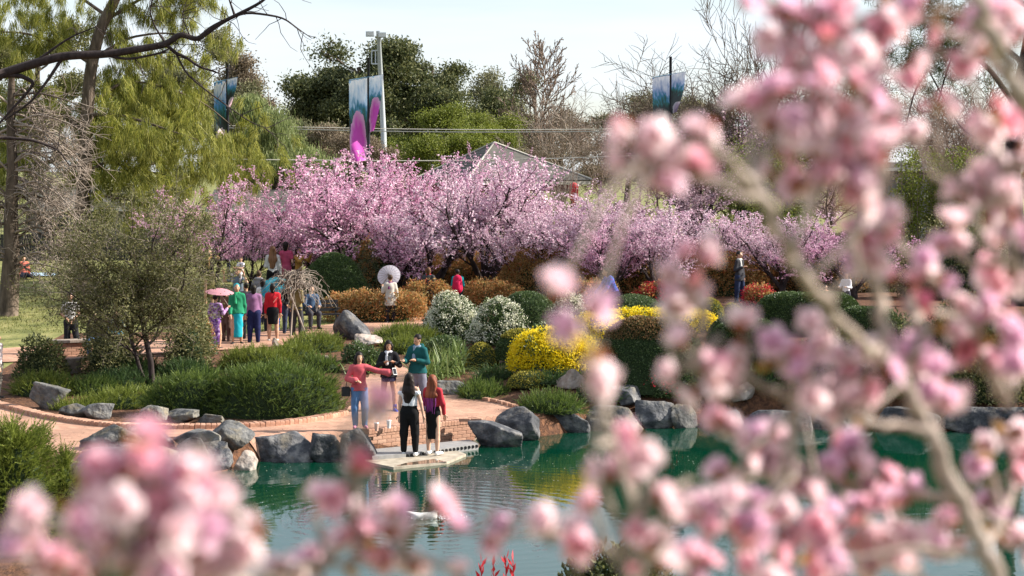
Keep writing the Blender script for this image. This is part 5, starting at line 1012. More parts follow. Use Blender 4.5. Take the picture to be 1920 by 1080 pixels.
# ------------------------------------------------------------------ people
SKIN = [(.58, .36, .26), (.50, .29, .19), (.40, .22, .14), (.30, .15, .09)]
DARK, BROWN, RED = (.012, .009, .008), (.05, .028, .016), (.28, .07, .03)
def skinmat(i):
    k = ('skin', i)
    if k not in _mc:
        c = SKIN[i]; m = noisemat('skin', [tuple(x * .9 for x in c), c], 5, .5, spec=.35); setin(m.node_tree.nodes['Principled BSDF']); m.node_tree.nodes['Principled BSDF'].inputs['Subsurface Weight'].default_value = .08; _mc[k] = m
    return _mc[k]
def hairmat(c):
    k = ('hair', c)
    if k not in _mc: _mc[k] = noisemat('hair', [tuple(x * .6 for x in c), tuple(min(1, x * 1.7 + .004) for x in c)], 22, .5, .6, 50, 4, (1, 1, .12), spec=.18, bdist=.008)
    return _mc[k]
def person(label, foot, yaw, h, top=(.5, .1, .1), bottom=(.02, .02, .03), kind='trousers', sleeve=2, hair='short', hc=DARK, skin=1, shoes=(.03, .03, .03), arms=None, legs=None, lean=(0, 0, 1), pel=.53, vox=.016, g=1.0,
           coat=0, head=(0, 0), fingers=True, hem=.46, skirt=None, pattern=None, bpattern=None, name='person', offsh=False, hood=None, scarf=None, z=None, hairlen=.27, sock=None, ankle=1.0, tuck=False):
    """local frame: faces -Y; +X is the person's left hand side; lengths in body heights"""
    t = thing(name, label, 'person', (foot[0], foot[1], foot[2] if z is None else z), yaw); A = lambda *p: np.array(p, float); one = (1, 1, 1)
    up = unit(A(*lean)); fw = A(0, -1, 0); fw = unit(fw - up * (fw @ up)); lf = np.cross(fw, -up) * -1; lf = A(1, 0, 0)
    pelv = A(0, 0, pel); sp = lambda zz, x=0, y=0: pelv + up * (zz - .53) + lf * x - fw * y
    body, topm, bot, shms, hr = [], [], [], [], []; e = .010 * (1.15 if coat else 1)
    tq = (1, .66, 1)
    def cap(L_, a, b, ra, rb, s=one, sg=1): L_.append((a * h, b * h, ra * h, rb * h, s, sg))
    # trunk
    cap(body, sp(.745), sp(.63), .080 * g, .066 * g, tq); cap(body, sp(.62), sp(.535), .066 * g, .083 * g, tq); cap(body, sp(.803, -.070), sp(.803, .070), .032, .032); cap(body, sp(.80, 0, .005), sp(.885, 0, -.002), .031, .028)
    # head
    hy, hp = head; hc_ = sp(.925); ch, sh_ = math.cos(hy), math.sin(hy)
    def hd(x, y, zz):
        y2 = y * math.cos(hp) - zz * math.sin(hp); z2 = y * math.sin(hp) + zz * math.cos(hp); return hc_ + A(x * ch - y2 * sh_, x * sh_ + y2 * ch, z2)
    cap(body, hd(0, .006, .012), hd(0, -.004, -.004), .052, .048, (.88, 1, 1.06)); cap(body, hd(0, -.020, -.036), hd(0, -.014, -.026), .030, .036, (.95, 1, 1)); cap(body, hd(0, -.054, .0), hd(0, -.062, -.014), .007, .010); cap(body, hd(-.046, .004, -.004), hd(-.046, .004, -.012), .011, .009, (.5, 1, 1.2)); cap(body, hd(.046, .004, -.004), hd(.046, .004, -.012), .011, .009, (.5, 1, 1.2))
    cap(body, hd(0, -.054, -.030), hd(0, -.052, -.034), .009, .008, (1.3, .6, .6))
    # legs
    ls_ = int(abs(foot[0]) * 71 + foot[1] * 29) % 3
    if legs is None and ls_: legs = [[((-.10, -.10, -1), (.0, .10, -1)), ((.05, .08, -1), (.02, .10, -1))], [((-.03, .05, -1), (-.01, .08, -1)), ((.16, -.06, -1), (.05, .06, -1))]][ls_ - 1]
    legs = legs or [((-.06, -.02, -1), (-.02, .03, -1)), ((.06, -.02, -1), (.02, .03, -1))]; feet = []
    for sg, (d1, d2) in zip((-1, 1), legs):
        hip = pelv + A(sg * .048, 0, -.02); kn = hip + unit(A(*d1)) * .245; an = kn + unit(A(*d2)) * .235; toe = an + A(sg * .02, -.085, -.028); heel = an + A(0, .02, -.026)
        if toe[2] < .012: toe[2] = .016
        if heel[2] < .012: heel[2] = .018
        cap(body, hip, kn, .051 * g, .034 * g); cap(body, kn, kn + (an - kn) * .35, .034 * g, .034 * g); cap(body, kn + (an - kn) * .35, an, .034 * g, .020); cap(body, heel, toe, .020, .016)
        if kind == 'trousers': cap(bot, hip, kn, .054 * g + e, .037 * g + e); ae = kn + (an - kn) * (.93 * ankle); cap(bot, kn, ae, .037 * g + e, .026 + e)
        if kind == 'shorts': cap(bot, hip, hip + (kn - hip) * .45, .056 * g + e, .052 * g + e)
        shm = []; shms.append(shm); cap(shm, heel, toe, .025, .021, (1, 1, .95)); cap(shm, heel + A(0, 0, .004), heel + A(0, -.03, .016), .024, .022)
        if sock: cap(shm, heel, an + (kn - an) * sock, .026, .030)
        feet.append(min(toe[2], heel[2]))
    if kind in ('trousers', 'shorts'): cap(bot, sp(.63 if tuck else .60), sp(.525), (.071 if tuck else .070) * g + e * 1.2, .086 * g + e, tq)
    else:
        hb = pelv + A(0, 0, hem - pel); wide = skirt or .12; cap(bot, sp(.63 if tuck else .60), sp(.53), .070 * g + e * 1.2, .086 * g + e, tq); cap(bot, sp(.52), hb, .088 * g + e, wide * g, (1, .72, 1)); cap(bot, hb - A(0, 0, .3), hb - A(0, 0, wide), .3, wide, (3, 3, 1), -1)
    # arms
    hs_ = int(abs(foot[0]) * 37 + foot[1] * 53) % 5
    if arms is None and hs_: arms = [[((-.18, .03, -1), (-.03, -.2, -1)), ((.2, .05, -1), (-.4, -.9, .1))], [((-.22, .08, -1), (.5, -.8, .35)), ((.14, .02, -1), (.05, -.2, -1))], [((-.3, .1, -1), (.55, -.45, -.5)), ((.28, .12, -1), (-.5, -.5, -.4))], [((-.12, -.15, -1), (0, -.5, -1)), ((.2, .15, -1), (.05, .05, -1))]][hs_ - 1]
    arms = arms or [((-.16, .03, -1), (-.03, -.16, -1)), ((.16, .03, -1), (.03, -.16, -1))]; hands = []
    for sg, (d1, d2) in zip((-1, 1), arms):
        s0 = sp(.798, sg * .092); u1 = unit(A(*d1)); u2 = unit(A(*d2)); el = s0 + u1 * .165; wr = el + u2 * .145
        cap(body, s0, el, .027 * g, .021 * g); cap(body, el, wr, .021 * g, .0145)
        side = unit(np.cross(u2, A(0, 0, 1)) + A(1e-4, 0, 0)); pn = np.cross(side, u2); pc = wr + u2 * .032
        cap(body, wr + u2 * .012, wr + u2 * .048, .017, .021, (1, 1, 1) if abs(side[0]) > 2 else (.8, .8, .9))
        if fingers:
            for k, (off, ln_f) in enumerate(((-.016, .036), (-.0055, .043), (.0055, .040), (.016, .031))):
                b0 = wr + u2 * .056 + side * off; m1 = b0 + u2 * ln_f * .55 - pn * .004; cap(body, b0, m1, .0062, .0058); cap(body, m1, m1 + unit(u2 - pn * .7) * ln_f * .5, .0058, .0050)
            tb = wr + u2 * .024 - side * .018 * sg; cap(body, tb, tb + unit(u2 * .8 - side * sg * .8) * .026, .0075, .0065); t2 = tb + unit(u2 * .8 - side * sg * .8) * .026; cap(body, t2, t2 + u2 * .018, .0065, .0055)
        hands.append((wr + u2 * .06) * h)
        if sleeve >= 1: cap(topm, s0, s0 + (el - s0) * (.55 if sleeve == 1 else 1), .028 * g + e, .022 * g + e)
        if sleeve >= 2: cap(topm, el, el + (wr - el) * .95, .022 * g + e, .017 + e * (2.8 if sleeve == 3 else 1))
    # top
    zt = .735 if offsh else .75
    cap(topm, sp(zt), sp(.63), .082 * g + e, .070 * g + e, tq); low = .535 if not coat else .53; low = .60 if tuck else low
    cap(topm, sp(.63), sp(low), .070 * g + e, (.072 if tuck else .086 if not coat else .092) * g + e, tq)
    if not offsh: cap(topm, sp(.803, -.070), sp(.803, .070), .033 + e * .6, .033 + e * .6)
    else: cap(topm, sp(.755, -.105), sp(.755, .105), .034, .034, (1, 1.7, .9)); cap(topm, sp(.95), sp(.89), .14, .095, (1.3, 1, 1), -1)
    if coat: hb = pelv + A(0, 0, -coat); cap(topm, sp(.53), hb, .094 * g + e, .105 * g + e, (1, .72, 1)); cap(topm, hb - A(0, 0, .3), hb - A(0, 0, .105), .3, .105, (3, 3, 1), -1)
    if hood is not None: cap(topm, sp(.845, -.05, .03), sp(.845, .05, .03), .032, .032)
    # hair
    if hair != 'bald':
        cap(hr, hd(0, .014, .022), hd(0, .012, .012), .053, .052, (.95, 1.02, 1.02))
        if hair in ('bob', 'long'): cap(hr, hd(0, .030, .0), hd(0, .034, -.055), .050, .040, (1, .8, 1))
        if hair == 'long': cap(hr, hd(0, .034, -.04), hd(0, .050, -.04 - hairlen * .5), .050, .056, (1.35, .55, 1)); cap(hr, hd(0, .050, -.04 - hairlen * .5), hd(.01, .052, -.04 - hairlen), .056, .034, (1.35, .5, 1))
        if hair == 'front':
            cap(hr, hd(0, .030, .0), hd(0, .034, -.055), .050, .044, (1, .8, 1))
            for sg in (-1, 1): cap(hr, hd(sg * .044, -.006, 0), hd(sg * .055, -.030, -.16), .022, .014)
        if hair == 'bun': cap(hr, hd(0, .035, .062), hd(0, .035, .066), .026, .026)
        cap(hr, hd(0, -.072, -.012), hd(0, -.060, -.03), .058, .05, (.78, 1, 1.12), -1)
    sh = -min(feet) * h if z is None else 0.0
    def mk(nm, L_, mat, k=.012, fold=0, fs=4, v=vox):
        if not L_: return
        P, F = sdf_mesh(L_, v, k * h, fold, fs, int(foot[1] * 97 + abs(foot[0]) * 31) % 999); mb = MB(); mb.add(P + [0, 0, sh + .012 * h], F); return mb.obj(nm, [mat], t, True)
    mk('body', body, skinmat(skin), .010, v=vox * .8); mk('trousers' if kind == 'trousers' else ('shorts' if kind == 'shorts' else 'skirt'), bot, cloth(bottom, bpattern), .02, .008, 5); mk('top' if not coat else 'coat', topm, cloth(top, pattern), .018, .010, 5); [mk('shoe', s_, cloth(shoes), .006) for s_ in shms]; mk('hair', hr, hairmat(hc), .014, .006, 9)
    if hair in ('long', 'front') and vox < .015:
        rh = np.random.default_rng(int(foot[0] * 100) % 97); sm = MB(); n_ = 46
        for q in range(n_):
            az = rh.uniform(-2.2, 2.2) if hair == 'long' else rh.choice([-1, 1]) * rh.uniform(1.0, 2.4); x_, y_ = math.sin(az) * .052, math.cos(az) * .052; ll = (hairlen + .03) * rh.uniform(.7, 1.1) if hair == 'long' else rh.uniform(.10, .19)
            P_ = [hd(x_ * .5, y_ * .5 + .01, .066), hd(x_, y_ + .01, .02), hd(x_ * 1.15, y_ * .9 + .016, -.05), hd(x_ * 1.25 + rh.normal() * .008, y_ * .7 + .022 + rh.normal() * .004, -.05 - ll * .5), hd(x_ * 1.2 + rh.normal() * .014, y_ * .6 + .024 + rh.normal() * .006, -.05 - ll)]
            tube(sm, np.array(P_) * h + [0, 0, sh + .012 * h], [.006, .008, .008, .006, .002], 4)
        sm.obj('hair_strands', [hairmat(hc)], t, True)
    if scarf is not None: L_ = []; cap(L_, sp(.835, -.025), sp(.835, .025), .036, .036, (1, 1.1, .75)); cap(L_, sp(.82, .02, .03), sp(.72, .04, .055), .022, .024); cap(L_, sp(.82, -.025, -.03), sp(.68, -.03, -.06), .022, .026); mk('scarf', L_, cloth(scarf), .014, .005, 8)
    for sg in (-1, 1):
        p_ = hd(sg * .019, -.0505, .001) * h + [0, 0, sh + .012 * h]; L_ = [(p_, p_ + [0, 0, .001], .0065 * h, .0065 * h, (1.3, .6, .7), 1)]; P, F = sdf_mesh(L_, .004, .002); mb = MB(); mb.add(P, F); mb.obj('eye', [M['black']], t, True)
    p_ = hd(0, -.0575, -.032) * h + [0, 0, sh + .012 * h]; P, F = sdf_mesh([(p_ - [.012, 0, 0], p_ + [.012, 0, 0], .007, .007, (1, .7, .7), 1)], .004, .002); mb = MB(); mb.add(P, F); mb.obj('mouth', [plain((.30, .10, .09), .5)], t, True)
    t['_h'] = [float(v) for v in np.concatenate(hands)]; hs = [np.array(q) + [0, 0, sh + .012 * h] for q in hands]; del t['_h']
    c_, s_ = math.cos(yaw), math.sin(yaw); Rz = np.array([(c_, -s_, 0), (s_, c_, 0), (0, 0, 1)]); org = np.array(t.location)
    return t, [org + Rz @ q for q in hs], lambda q: org + Rz @ (np.array(q) * h + [0, 0, sh + .012 * h])
def H_(px, p): return px * p[1] / FP
def item(name, label, cat, loc, rz=0): return thing(name, label, cat, loc, rz)
def phone(label, p, rz, tilt, col=(.75, .75, .75)):
    t = item('phone', label, 'phone', p, rz); Mx = Matrix.Rotation(tilt, 3, 'X'); mb = MB(); box(mb, (0, 0, 0), (.082, .010, .155), 0, M=Mx); mb.obj('case', [plain(col, .4)], t); mb = MB(); o = np.array(Mx @ Vector((0, -.006, 0))); box(mb, o, (.066, .003, .125), 0, M=Mx); mb.obj('screen', [plain((.03, .03, .035), .1)], t); return t
def parasol(label, apex, tilt_dir, r, col, hand):
    """paper parasol: ribs, canopy and handle reaching down to the hand"""
    t = item('parasol', label, 'parasol', hand); ax = unit(np.array(tilt_dir, float)); a = np.array(apex) - hand; e1 = unit(np.cross(ax, [0, 0, 1.0]) + [1e-3, 0, 0]); e2 = np.cross(ax, e1); n = 20; mb = MB()
    rings = [(0, 0), (.35, .05), (.7, .15), (1, .29)]; v = []
    for rr, dp in rings:
        for k in range(n):
            an = 2 * math.pi * k / n; v.append(a - ax * dp * r + (e1 * math.cos(an) + e2 * math.sin(an)) * r * max(rr, .01))
    i = np.arange(3)[:, None] * n; j = np.arange(n)[None]; k = (j + 1) % n; mb.add(v, np.stack([i + j, i + k, i + n + k, i + n + j], -1).reshape(-1, 4)); mb.obj('canopy', [leafmat('parasol_paper', [col, col], .45, .7)], t)
    mb = MB(); tube(mb, [a + ax * .04, a - ax * .3 * r, (a - ax * .3 * r) * .4, np.zeros(3)], .011, 6); mb.obj('handle', [M['barkpale']], t, True); mb = MB()
    for q in range(n):
        an = 2 * math.pi * q / n; tube(mb, [a - ax * .015, a - ax * .30 * r + (e1 * math.cos(an) + e2 * math.sin(an)) * r * .98], .004, 3)
    mb.obj('ribs', [M['barkpale']], t); return t
PI = math.pi
# --- at the water
rk = bpy.data.objects['boulder'] if False else None
NEAR = dict(vox=.0125)
bpy.context.view_layer.update()
f = onz(674, 803, .50)
_, hs, _ = person('woman in a loose pink sweater and ripped jeans holding a phone out to one side', f, .12, 1.57, top=(.52, .10, .12), bottom=(.10, .19, .36), hair='front', skin=1, shoes=(.55, .22, .32), sleeve=3, z=f[2] - .01, head=(.25, .25),
   coat=.035, g=.97, arms=[((-.45, -.15, -1), (.75, -.75, -.1)), ((1, -.25, -.33), (1, -.25, -.12))], legs=[((-.05, -.05, -1), (.03, .05, -1)), ((.10, -.02, -1), (-.02, .04, -1))], **NEAR)
phone('white edged phone held out by the woman in the pink sweater', hs[1] + [.03, -.03, .04], .5, -.5)
bag = item('handbag', 'small black shoulder bag at the hip of the woman in pink', 'bag', (f[0] - .27, f[1] - .06, f[2] + .68)); mb = MB(); bevbox(mb, (0, 0, .09), (.17, .08, .20), .025, .3); mb.obj('pouch', [M['black']], bag); mb = MB(); tube(mb, [(0, 0, .18), (.03, .02, .35), (.14, .05, .62)], .008, 5); mb.obj('strap', [M['black']], bag)
f = G(729, 772)
_, hs, _ = person('woman in a black dress and cobalt ankle boots looking down at her phone', f, .12, 1.60, top=(.012, .012, .016), bottom=(.02, .018, .045), kind='skirt', hem=.43, skirt=.105, hair='front', skin=2, shoes=(.05, .07, .36), sock=.28, head=(.0, .4), arms=[((-.4, -.25, -1), (.7, -.9, .45)), ((.4, -.25, -1), (-.7, -.9, .45))], legs=[((-.12, -.02, -1), (.0, .03, -1)), ((.12, -.06, -1), (.03, .03, -1))], scarf=(.55, .55, .60), coat=.04, **NEAR)
phone('dark phone held in both hands by the woman in black', (hs[0] + hs[1]) / 2 + [0, -.01, .05], .1, -.6, (.03, .03, .03))
f = G(783, 770)
person('man in a dark teal hooded jacket and grey trousers beside the woman in black', f, -.3, 1.72, top=(.010, .085, .090), bottom=(.16, .16, .21), hair='short', skin=1, hood=1, head=(-.5, .3), scarf=(.20, .28, .38), arms=[((-.3, -.3, -1), (.15, -1, .15)), ((.3, -.1, -1), (-.85, -.7, .2))], g=1.1, coat=.03, **NEAR)
f = onz(768, 856, .05)
person('woman in a frilled white off shoulder top and black trousers seen from behind', f, PI - .15, 1.68, top=(.78, .78, .82), bottom=(.008, .008, .009), hair='long', hc=(.016, .010, .008), skin=0, shoes=(.78, .76, .74), offsh=True, tuck=True, sleeve=0, hairlen=.22, z=.05, arms=[((-.30, .02, -1), (-.18, -.1, -1)), ((.15, .02, -1), (.04, -.1, -1))], legs=[((-.09, 0, -1), (.0, .01, -1)), ((.09, 0, -1), (.0, .01, -1))], g=1.06, ankle=.9, **NEAR)
f = onz(812, 854, .05)
person('woman with long auburn hair fading to purple, red top and slit black skirt', f, PI - .45, 1.63, top=(.42, .035, .05), bottom=(.009, .009, .010), kind='skirt', tuck=True, hem=.20, skirt=.072, hair='long', hc=(.17, .05, .025), hairlen=.28, skin=0, shoes=(.78, .76, .74), sleeve=2, z=.05, arms=[((-.25, -.05, -1), (.1, -.5, -1)), ((.2, -.05, -1), (-.3, -.9, -.3))], legs=[((-.05, 0, -1), (.0, .02, -1)), ((.07, -.03, -1), (.0, .02, -1))], **NEAR)
hw = bpy.data.objects.new('tmp', None); bpy.data.objects.remove(hw)
# purple hair ends: a second lock below the auburn hair
pp = [o for o in bpy.data.objects if o.get('label', '').startswith('woman with long auburn')][0]; mb = MB(); rg = np.random.default_rng(2)
for k in range(26):
    x = rg.normal() * .06; tube(mb, [(x, .10 + rg.uniform(0, .03), 1.18), (x * 1.1, .115, 1.06), (x * .9 + rg.normal() * .01, .11, .93 - rg.uniform(0, .08))], [.010, .009, .003], 4)
mb.obj('hair_tips', [hairmat((.22, .04, .20))], pp, True)
def cup(label, px, py, tint):
    p = onz(px, py, .475); t = item('drink_cup', label, 'cup', p); mb = MB(); tube(mb, [(0, 0, 0), (0, 0, .08), (0, 0, .16)], [.036, .042, .05], 12); mb.obj('cup', [plain(tint, .35)], t, True); mb = MB(); tube(mb, [(0, 0, .16), (0, 0, .172)], [.053, .046], 12); mb.add([(.046 * math.cos(k * PI / 6), .046 * math.sin(k * PI / 6), .1722) for k in range(12)], [list(range(12))]); mb.obj('lid', [plain((.8, .8, .8), .3)], t); mb = MB(); tube(mb, [(0, 0, .17), (.01, 0, .25)], .005, 5); mb.obj('straw', [plain((.7, .2, .2), .4)], t)
cup('clear iced drink cup with pinkish contents on the wall coping', 706, 808, (.60, .38, .30)); cup('white iced drink cup with straw on the wall coping', 729, 803, (.72, .72, .70))
# --- the visitors by the bench
FAR = dict(vox=.02)
def fp(px, py): return G(px, py)
def mk(label, px, py, hpx, yaw, **kw): f = fp(px, py); k = dict(FAR); k.update(kw); return (f, H_(hpx, f)) + person(label, f, yaw, max(.9, H_(hpx, f)), **k)
f, h, _, hs, L_ = mk('person in a purple floral dress under a pink parasol', 405, 654, 104, PI - .4, top=(.2, .1, .2), pattern=[(.03, .012, .06), (.30, .14, .34), (.62, .52, .66)], bottom=(.1, .05, .2), bpattern=[(.03, .012, .08), (.22, .08, .34), (.55, .48, .62)], kind='skirt', hem=.08, skirt=.085, hair='bun', arms=[((-.3, -.2, -1), (-.1, -.8, .6)), ((.3, 0, -1), (0, -.3, -1))])
parasol('pink paper parasol held over the purple floral dress', L_((0, -.15, 1.09)), (.08, -.14, 1), .39, (.72, .36, .42), hs[0])
f, h, _, hs, _ = mk('woman in a turquoise dress with green shawl and teal headscarf', 445, 646, 116, .2, top=(.02, .22, .11), bottom=(.015, .36, .45), kind='skirt', hem=.12, skirt=.085, hair='short', hc=(.02, .22, .24), scarf=(.03, .30, .14), coat=.02)
mk('person in a shiny mauve shirt and navy jeans seen from behind', 476, 644, 112, PI + .15, top=(.26, .12, .24), bottom=(.014, .018, .07), hair='bob', skin=2, g=1.15)
mk('dark haired person in a white shirt standing behind the mauve shirt', 494, 622, 100, PI - .2, top=(.66, .64, .62), bottom=(.02, .02, .03), hair='bob', skin=2)
mk('woman in a red blouse and black knee skirt seen from behind', 512, 640, 110, PI + .1, top=(.50, .02, .03), bottom=(.008, .008, .010), kind='skirt', hem=.30, skirt=.085, hair='bob', sleeve=2, skin=1, shoes=(.6, .56, .5), g=1.08)
f, h, _, hs, L_ = mk('person in bright blue trousers behind the red blouse', 527, 622, 98, PI, top=(.05, .28, .42), bottom=(.03, .10, .42), hair='bob', arms=[((-.2, 0, -1), (0, -.2, -1)), ((.3, -.3, -1), (.1, -.7, .7))])
parasol('bright turquoise parasol tipped towards the pond behind the red blouse', L_((.06, .12, .86)), (.1, -.75, .6), .46, (.02, .34, .46), hs[1])
mk('person in a purple top and khaki jacket under the weeping twigs', 557, 630, 104, PI - .5, top=(.25, .20, .09), bottom=(.05, .05, .055), hair='bob', hc=BROWN, coat=.05)
mk('person in a brown cardigan standing behind the purple floral dress', 424, 642, 104, PI - .6, top=(.16, .09, .06), bottom=(.10, .06, .05), hair='bob', hc=DARK, skin=2)
mk('dark suited person between the turquoise dress and the mauve shirt', 462, 636, 108, PI + .5, top=(.03, .028, .035), bottom=(.02, .02, .025), hair='short', hc=DARK, coat=.04)
mk('person in a black jacket close behind the red blouse', 540, 626, 100, .4, top=(.02, .02, .024), bottom=(.04, .05, .09), hair='bob', hc=DARK)
mk('person in a grey hooded top between the fence and the turquoise parasol', 486, 608, 102, PI - .1, top=(.22, .21, .22), bottom=(.03, .03, .05), hair='short', hc=BROWN, hood=1)
# bench and the seated visitor
p = G(600, 618); bn = thing('park_bench', 'black slatted metal bench beside the orange hedge', 'bench', p, .35)
for k in range(4): mb = MB(); box(mb, (0, -.15 + k * .11, .44), (1.25, .085, .03)); mb.obj('seat_slat', [M['black']], bn)
for k in range(3): mb = MB(); box(mb, (0, .26 + k * .03, .56 + k * .12), (1.25, .03, .085)); mb.obj('back_slat', [M['black']], bn)
for x in (-.55, .55):
    for y in (-.14, .22): mb = MB(); box(mb, (x, y, .215), (.045, .045, .43)); mb.obj('leg', [M['black']], bn)
    mb = MB(); box(mb, (x, .29, .62), (.045, .04, .42)); mb.obj('back_post', [M['black']], bn); mb = MB(); box(mb, (x, .05, .62), (.05, .44, .03)); mb.obj('armrest', [M['black']], bn)
c_, s_ = math.cos(.35), math.sin(.35); sx_, sy_ = -.25, .02; sp_ = (p[0] + sx_ * c_ - sy_ * s_, p[1] + sx_ * s_ + sy_ * c_, p[2])
person('seated visitor in a denim jacket on the black bench', sp_, .35, 1.62, top=(.06, .10, .17), bottom=(.05, .05, .06), hair='short', pel=.325, legs=[((-.12, -1, -.05), (0, .05, -1)), ((.12, -1, -.05), (0, .05, -1))], arms=[((-.3, -.3, -1), (.3, -1, -.1)), ((.3, -.3, -1), (-.3, -1, -.1))], z=p[2], coat=.0, vox=.02)
f, h, _, hs, L_ = mk('man in a grey tee shirt and blue jeans with a child on his shoulders', 447, 612, 112, -.5, top=(.13, .16, .20), bottom=(.04, .09, .24), hair='short', hc=(.16, .08, .05), sleeve=1, skin=1, g=1.12, arms=[((-.6, -.3, -.2), (.2, -.3, 1)), ((.6, -.3, -.2), (-.2, -.3, 1))])
ch = L_((0, .085, .82)); person('small child in a pale shirt riding on the shoulders of the man in grey', ch, -.5, .98, top=(.62, .58, .64), bottom=(.5, .46, .48), hair='short', hc=BROWN, sleeve=1, skin=1, pel=.14, legs=[((-.45, -1, -.15), (0, -.1, -1)), ((.45, -1, -.15), (0, -.1, -1))], arms=[((-.3, -.5, -1), (.3, -1, .2)), ((.3, -.5, -1), (-.3, -1, .2))], z=ch[2], vox=.016)
mk('person in a dark top and olive skirt raising a camera under the plum tree', 393, 574, 108, .5, top=(.03, .025, .022), bottom=(.10, .085, .03), kind='skirt', hem=.16, skirt=.10, scarf=(.42, .24, .10), arms=[((-.4, -.6, -.5), (.5, -.5, .9)), ((.4, -.6, -.5), (-.5, -.5, .9))])
mk('long haired woman in a pale grey top and black trousers facing the fence', 512, 566, 106, PI + .1, top=(.55, .55, .54), bottom=(.008, .008, .01), hair='long', hc=(.16, .08, .04), sleeve=2)
mk('person in a short crimson pink dress under the plum tree', 537, 560, 108, PI - .3, top=(.48, .08, .16), bottom=(.48, .10, .18), kind='skirt', hem=.36, skirt=.10, hair='bob', sleeve=1, skin=0)
mk('person in a mustard jumper holding up a camera under the plum tree', 560, 560, 98, 1.1, top=(.42, .24, .06), bottom=(.22, .14, .10), hair='bob', hc=DARK, arms=[((-.4, -.7, -.4), (.4, -.6, .7)), ((.4, -.7, -.4), (-.4, -.6, .7))])
# --- the middle of the garden
f, h, _, hs, L_ = mk('woman in a grey coat and purple scarf carrying a white parasol', 732, 606, 92, PI + .25, top=(.50, .46, .41), bottom=(.02, .018, .025), hair='short', hc=BROWN, scarf=(.16, .03, .12), coat=.16, g=1.15, arms=[((-.25, .05, -1), (-.1, -.2, -1)), ((.35, -.2, -1), (-.1, -.8, .75))], shoes=(.4, .38, .36))
parasol('white paper parasol resting behind the head of the woman in grey', L_((.0, -.20, .99)), (-.25, 1.0, .38), .35, (.72, .70, .80), hs[1])
mk('person in a dark coat and bright red scarf among the plum stems', 804, 592, 92, PI - .3, top=(.05, .05, .055), bottom=(.02, .018, .02), hair='bob', hc=(.08, .035, .015), scarf=(.55, .02, .03), coat=.12, g=1.2)
f, h, _, hs, L_ = mk('person in a teal jacket with a crimson backpack facing the plum trees', 858, 588, 84, PI, top=(.01, .24, .27), bottom=(.02, .05, .06), hair='short', hc=DARK, coat=.03, g=1.1)
q = L_((0, .10, .67)); bk = item('backpack', 'crimson backpack worn by the person in the teal jacket', 'bag', q); P, F = sdf_mesh([(np.array([0, 0, -.14]), np.array([0, 0, .15]), .17, .14, (1, .62, 1), 1), (np.array([0, -.11, -.12]), np.array([0, -.11, 0]), .10, .09, (1, .5, 1), 1)], .02, .02); mb = MB(); mb.add(P, F); mb.obj('pack', [cloth((.52, .015, .07))], bk, True)
mk('crouching person in a bright blue and violet jacket behind the flat green mound', 1152, 590, 112, -1.2, top=(.02, .07, .36), pattern=[(.02, .03, .12), (.03, .12, .45), (.28, .05, .32)], bottom=(.02, .02, .05), hair='bob', hc=DARK, lean=(0, -.45, 1), pel=.36, legs=[((-.12, -.9, -.35), (0, .3, -1)), ((.12, -.9, -.35), (0, .3, -1))], arms=[((-.2, -.6, -1), (0, -.7, -.7)), ((.2, -.6, -1), (0, -.7, -.7))], g=1.2)
mk('man in an open dark jacket over a white shirt by the red leaved bush', 1386, 568, 98, .9, top=(.035, .035, .042), bottom=(.02, .03, .07), hair='short', hc=DARK, scarf=(.66, .66, .64), coat=.10, skin=1)
mk('person in a white blouse behind the long clipped hedge', 1586, 590, 80, -.6, top=(.70, .70, .78), bottom=(.05, .05, .07), hair='bob', hc=DARK, arms=[((-.3, -.3, -1), (.3, -1, .1)), ((.3, -.3, -1), (-.3, -1, .1))])
mk('person in orange pink sitting among the plum trees left of the white blouse', 1548, 580, 60, .6, top=(.50, .26, .18), bottom=(.05, .05, .07), hair='bob', hc=DARK, pel=.3, legs=[((-.12, -1, -.05), (0, .05, -1)), ((.12, -1, -.05), (0, .05, -1))])
c = at(1378, 292, 84); person('person in a hot pink jacket on the vine covered bank', (c[0], 84, Hf(c[0], 84)), .4, max(1.0, at(1378, 262, 84)[2] - Hf(c[0], 84)) if False else 1.62, top=(.62, .05, .20), bottom=(.1, .1, .12), hair='bob', z=at(0, 262, 84)[2] - 1.62, vox=.024, fingers=False) if False else None
# --- left edge and the lawn
f = G(-4, 748)
person('visitor in a white and pink top and striped trousers cut off by the left edge', f, PI / 2 - .3, 1.55, top=(.62, .56, .56), pattern=[(.40, .12, .12), (.70, .66, .66), (.72, .70, .70)], bottom=(.08, .08, .07), bpattern=[(.02, .02, .02), (.30, .28, .24)], hair='bob', vox=.015)
mk('visitor in a white top and dark trousers standing under the olive tree', 133, 664, 118, .3, top=(.68, .66, .64), bottom=(.02, .02, .025), hair='bob', sleeve=1)
p = G(185, 672)
for lb_, dx, tc_ in (('seated visitor in dark clothes and blue jeans under the olive tree', -.1, (.03, .03, .04)), ('seated visitor in a bright blue jacket under the olive tree', .45, (.05, .26, .45))):
    person(lb_, (p[0] + dx, p[1] + .1, p[2]), .1, 1.6, top=tc_, bottom=(.07, .13, .26), hair='bob', pel=.315, legs=[((-.12, -1, -.05), (0, .05, -1)), ((.12, -1, -.05), (0, .05, -1))], z=p[2], vox=.02)
p = G(46, 522); person('visitor in a coral top sitting on the far lawn', p, .4, 1.55, top=(.60, .16, .12), bottom=(.03, .03, .05), hair='bob', pel=.085, legs=[((-.2, -1, .0), (0, -1, -.05)), ((.2, -1, .0), (0, -1, -.05))], lean=(0, .25, 1), z=p[2], vox=.024)
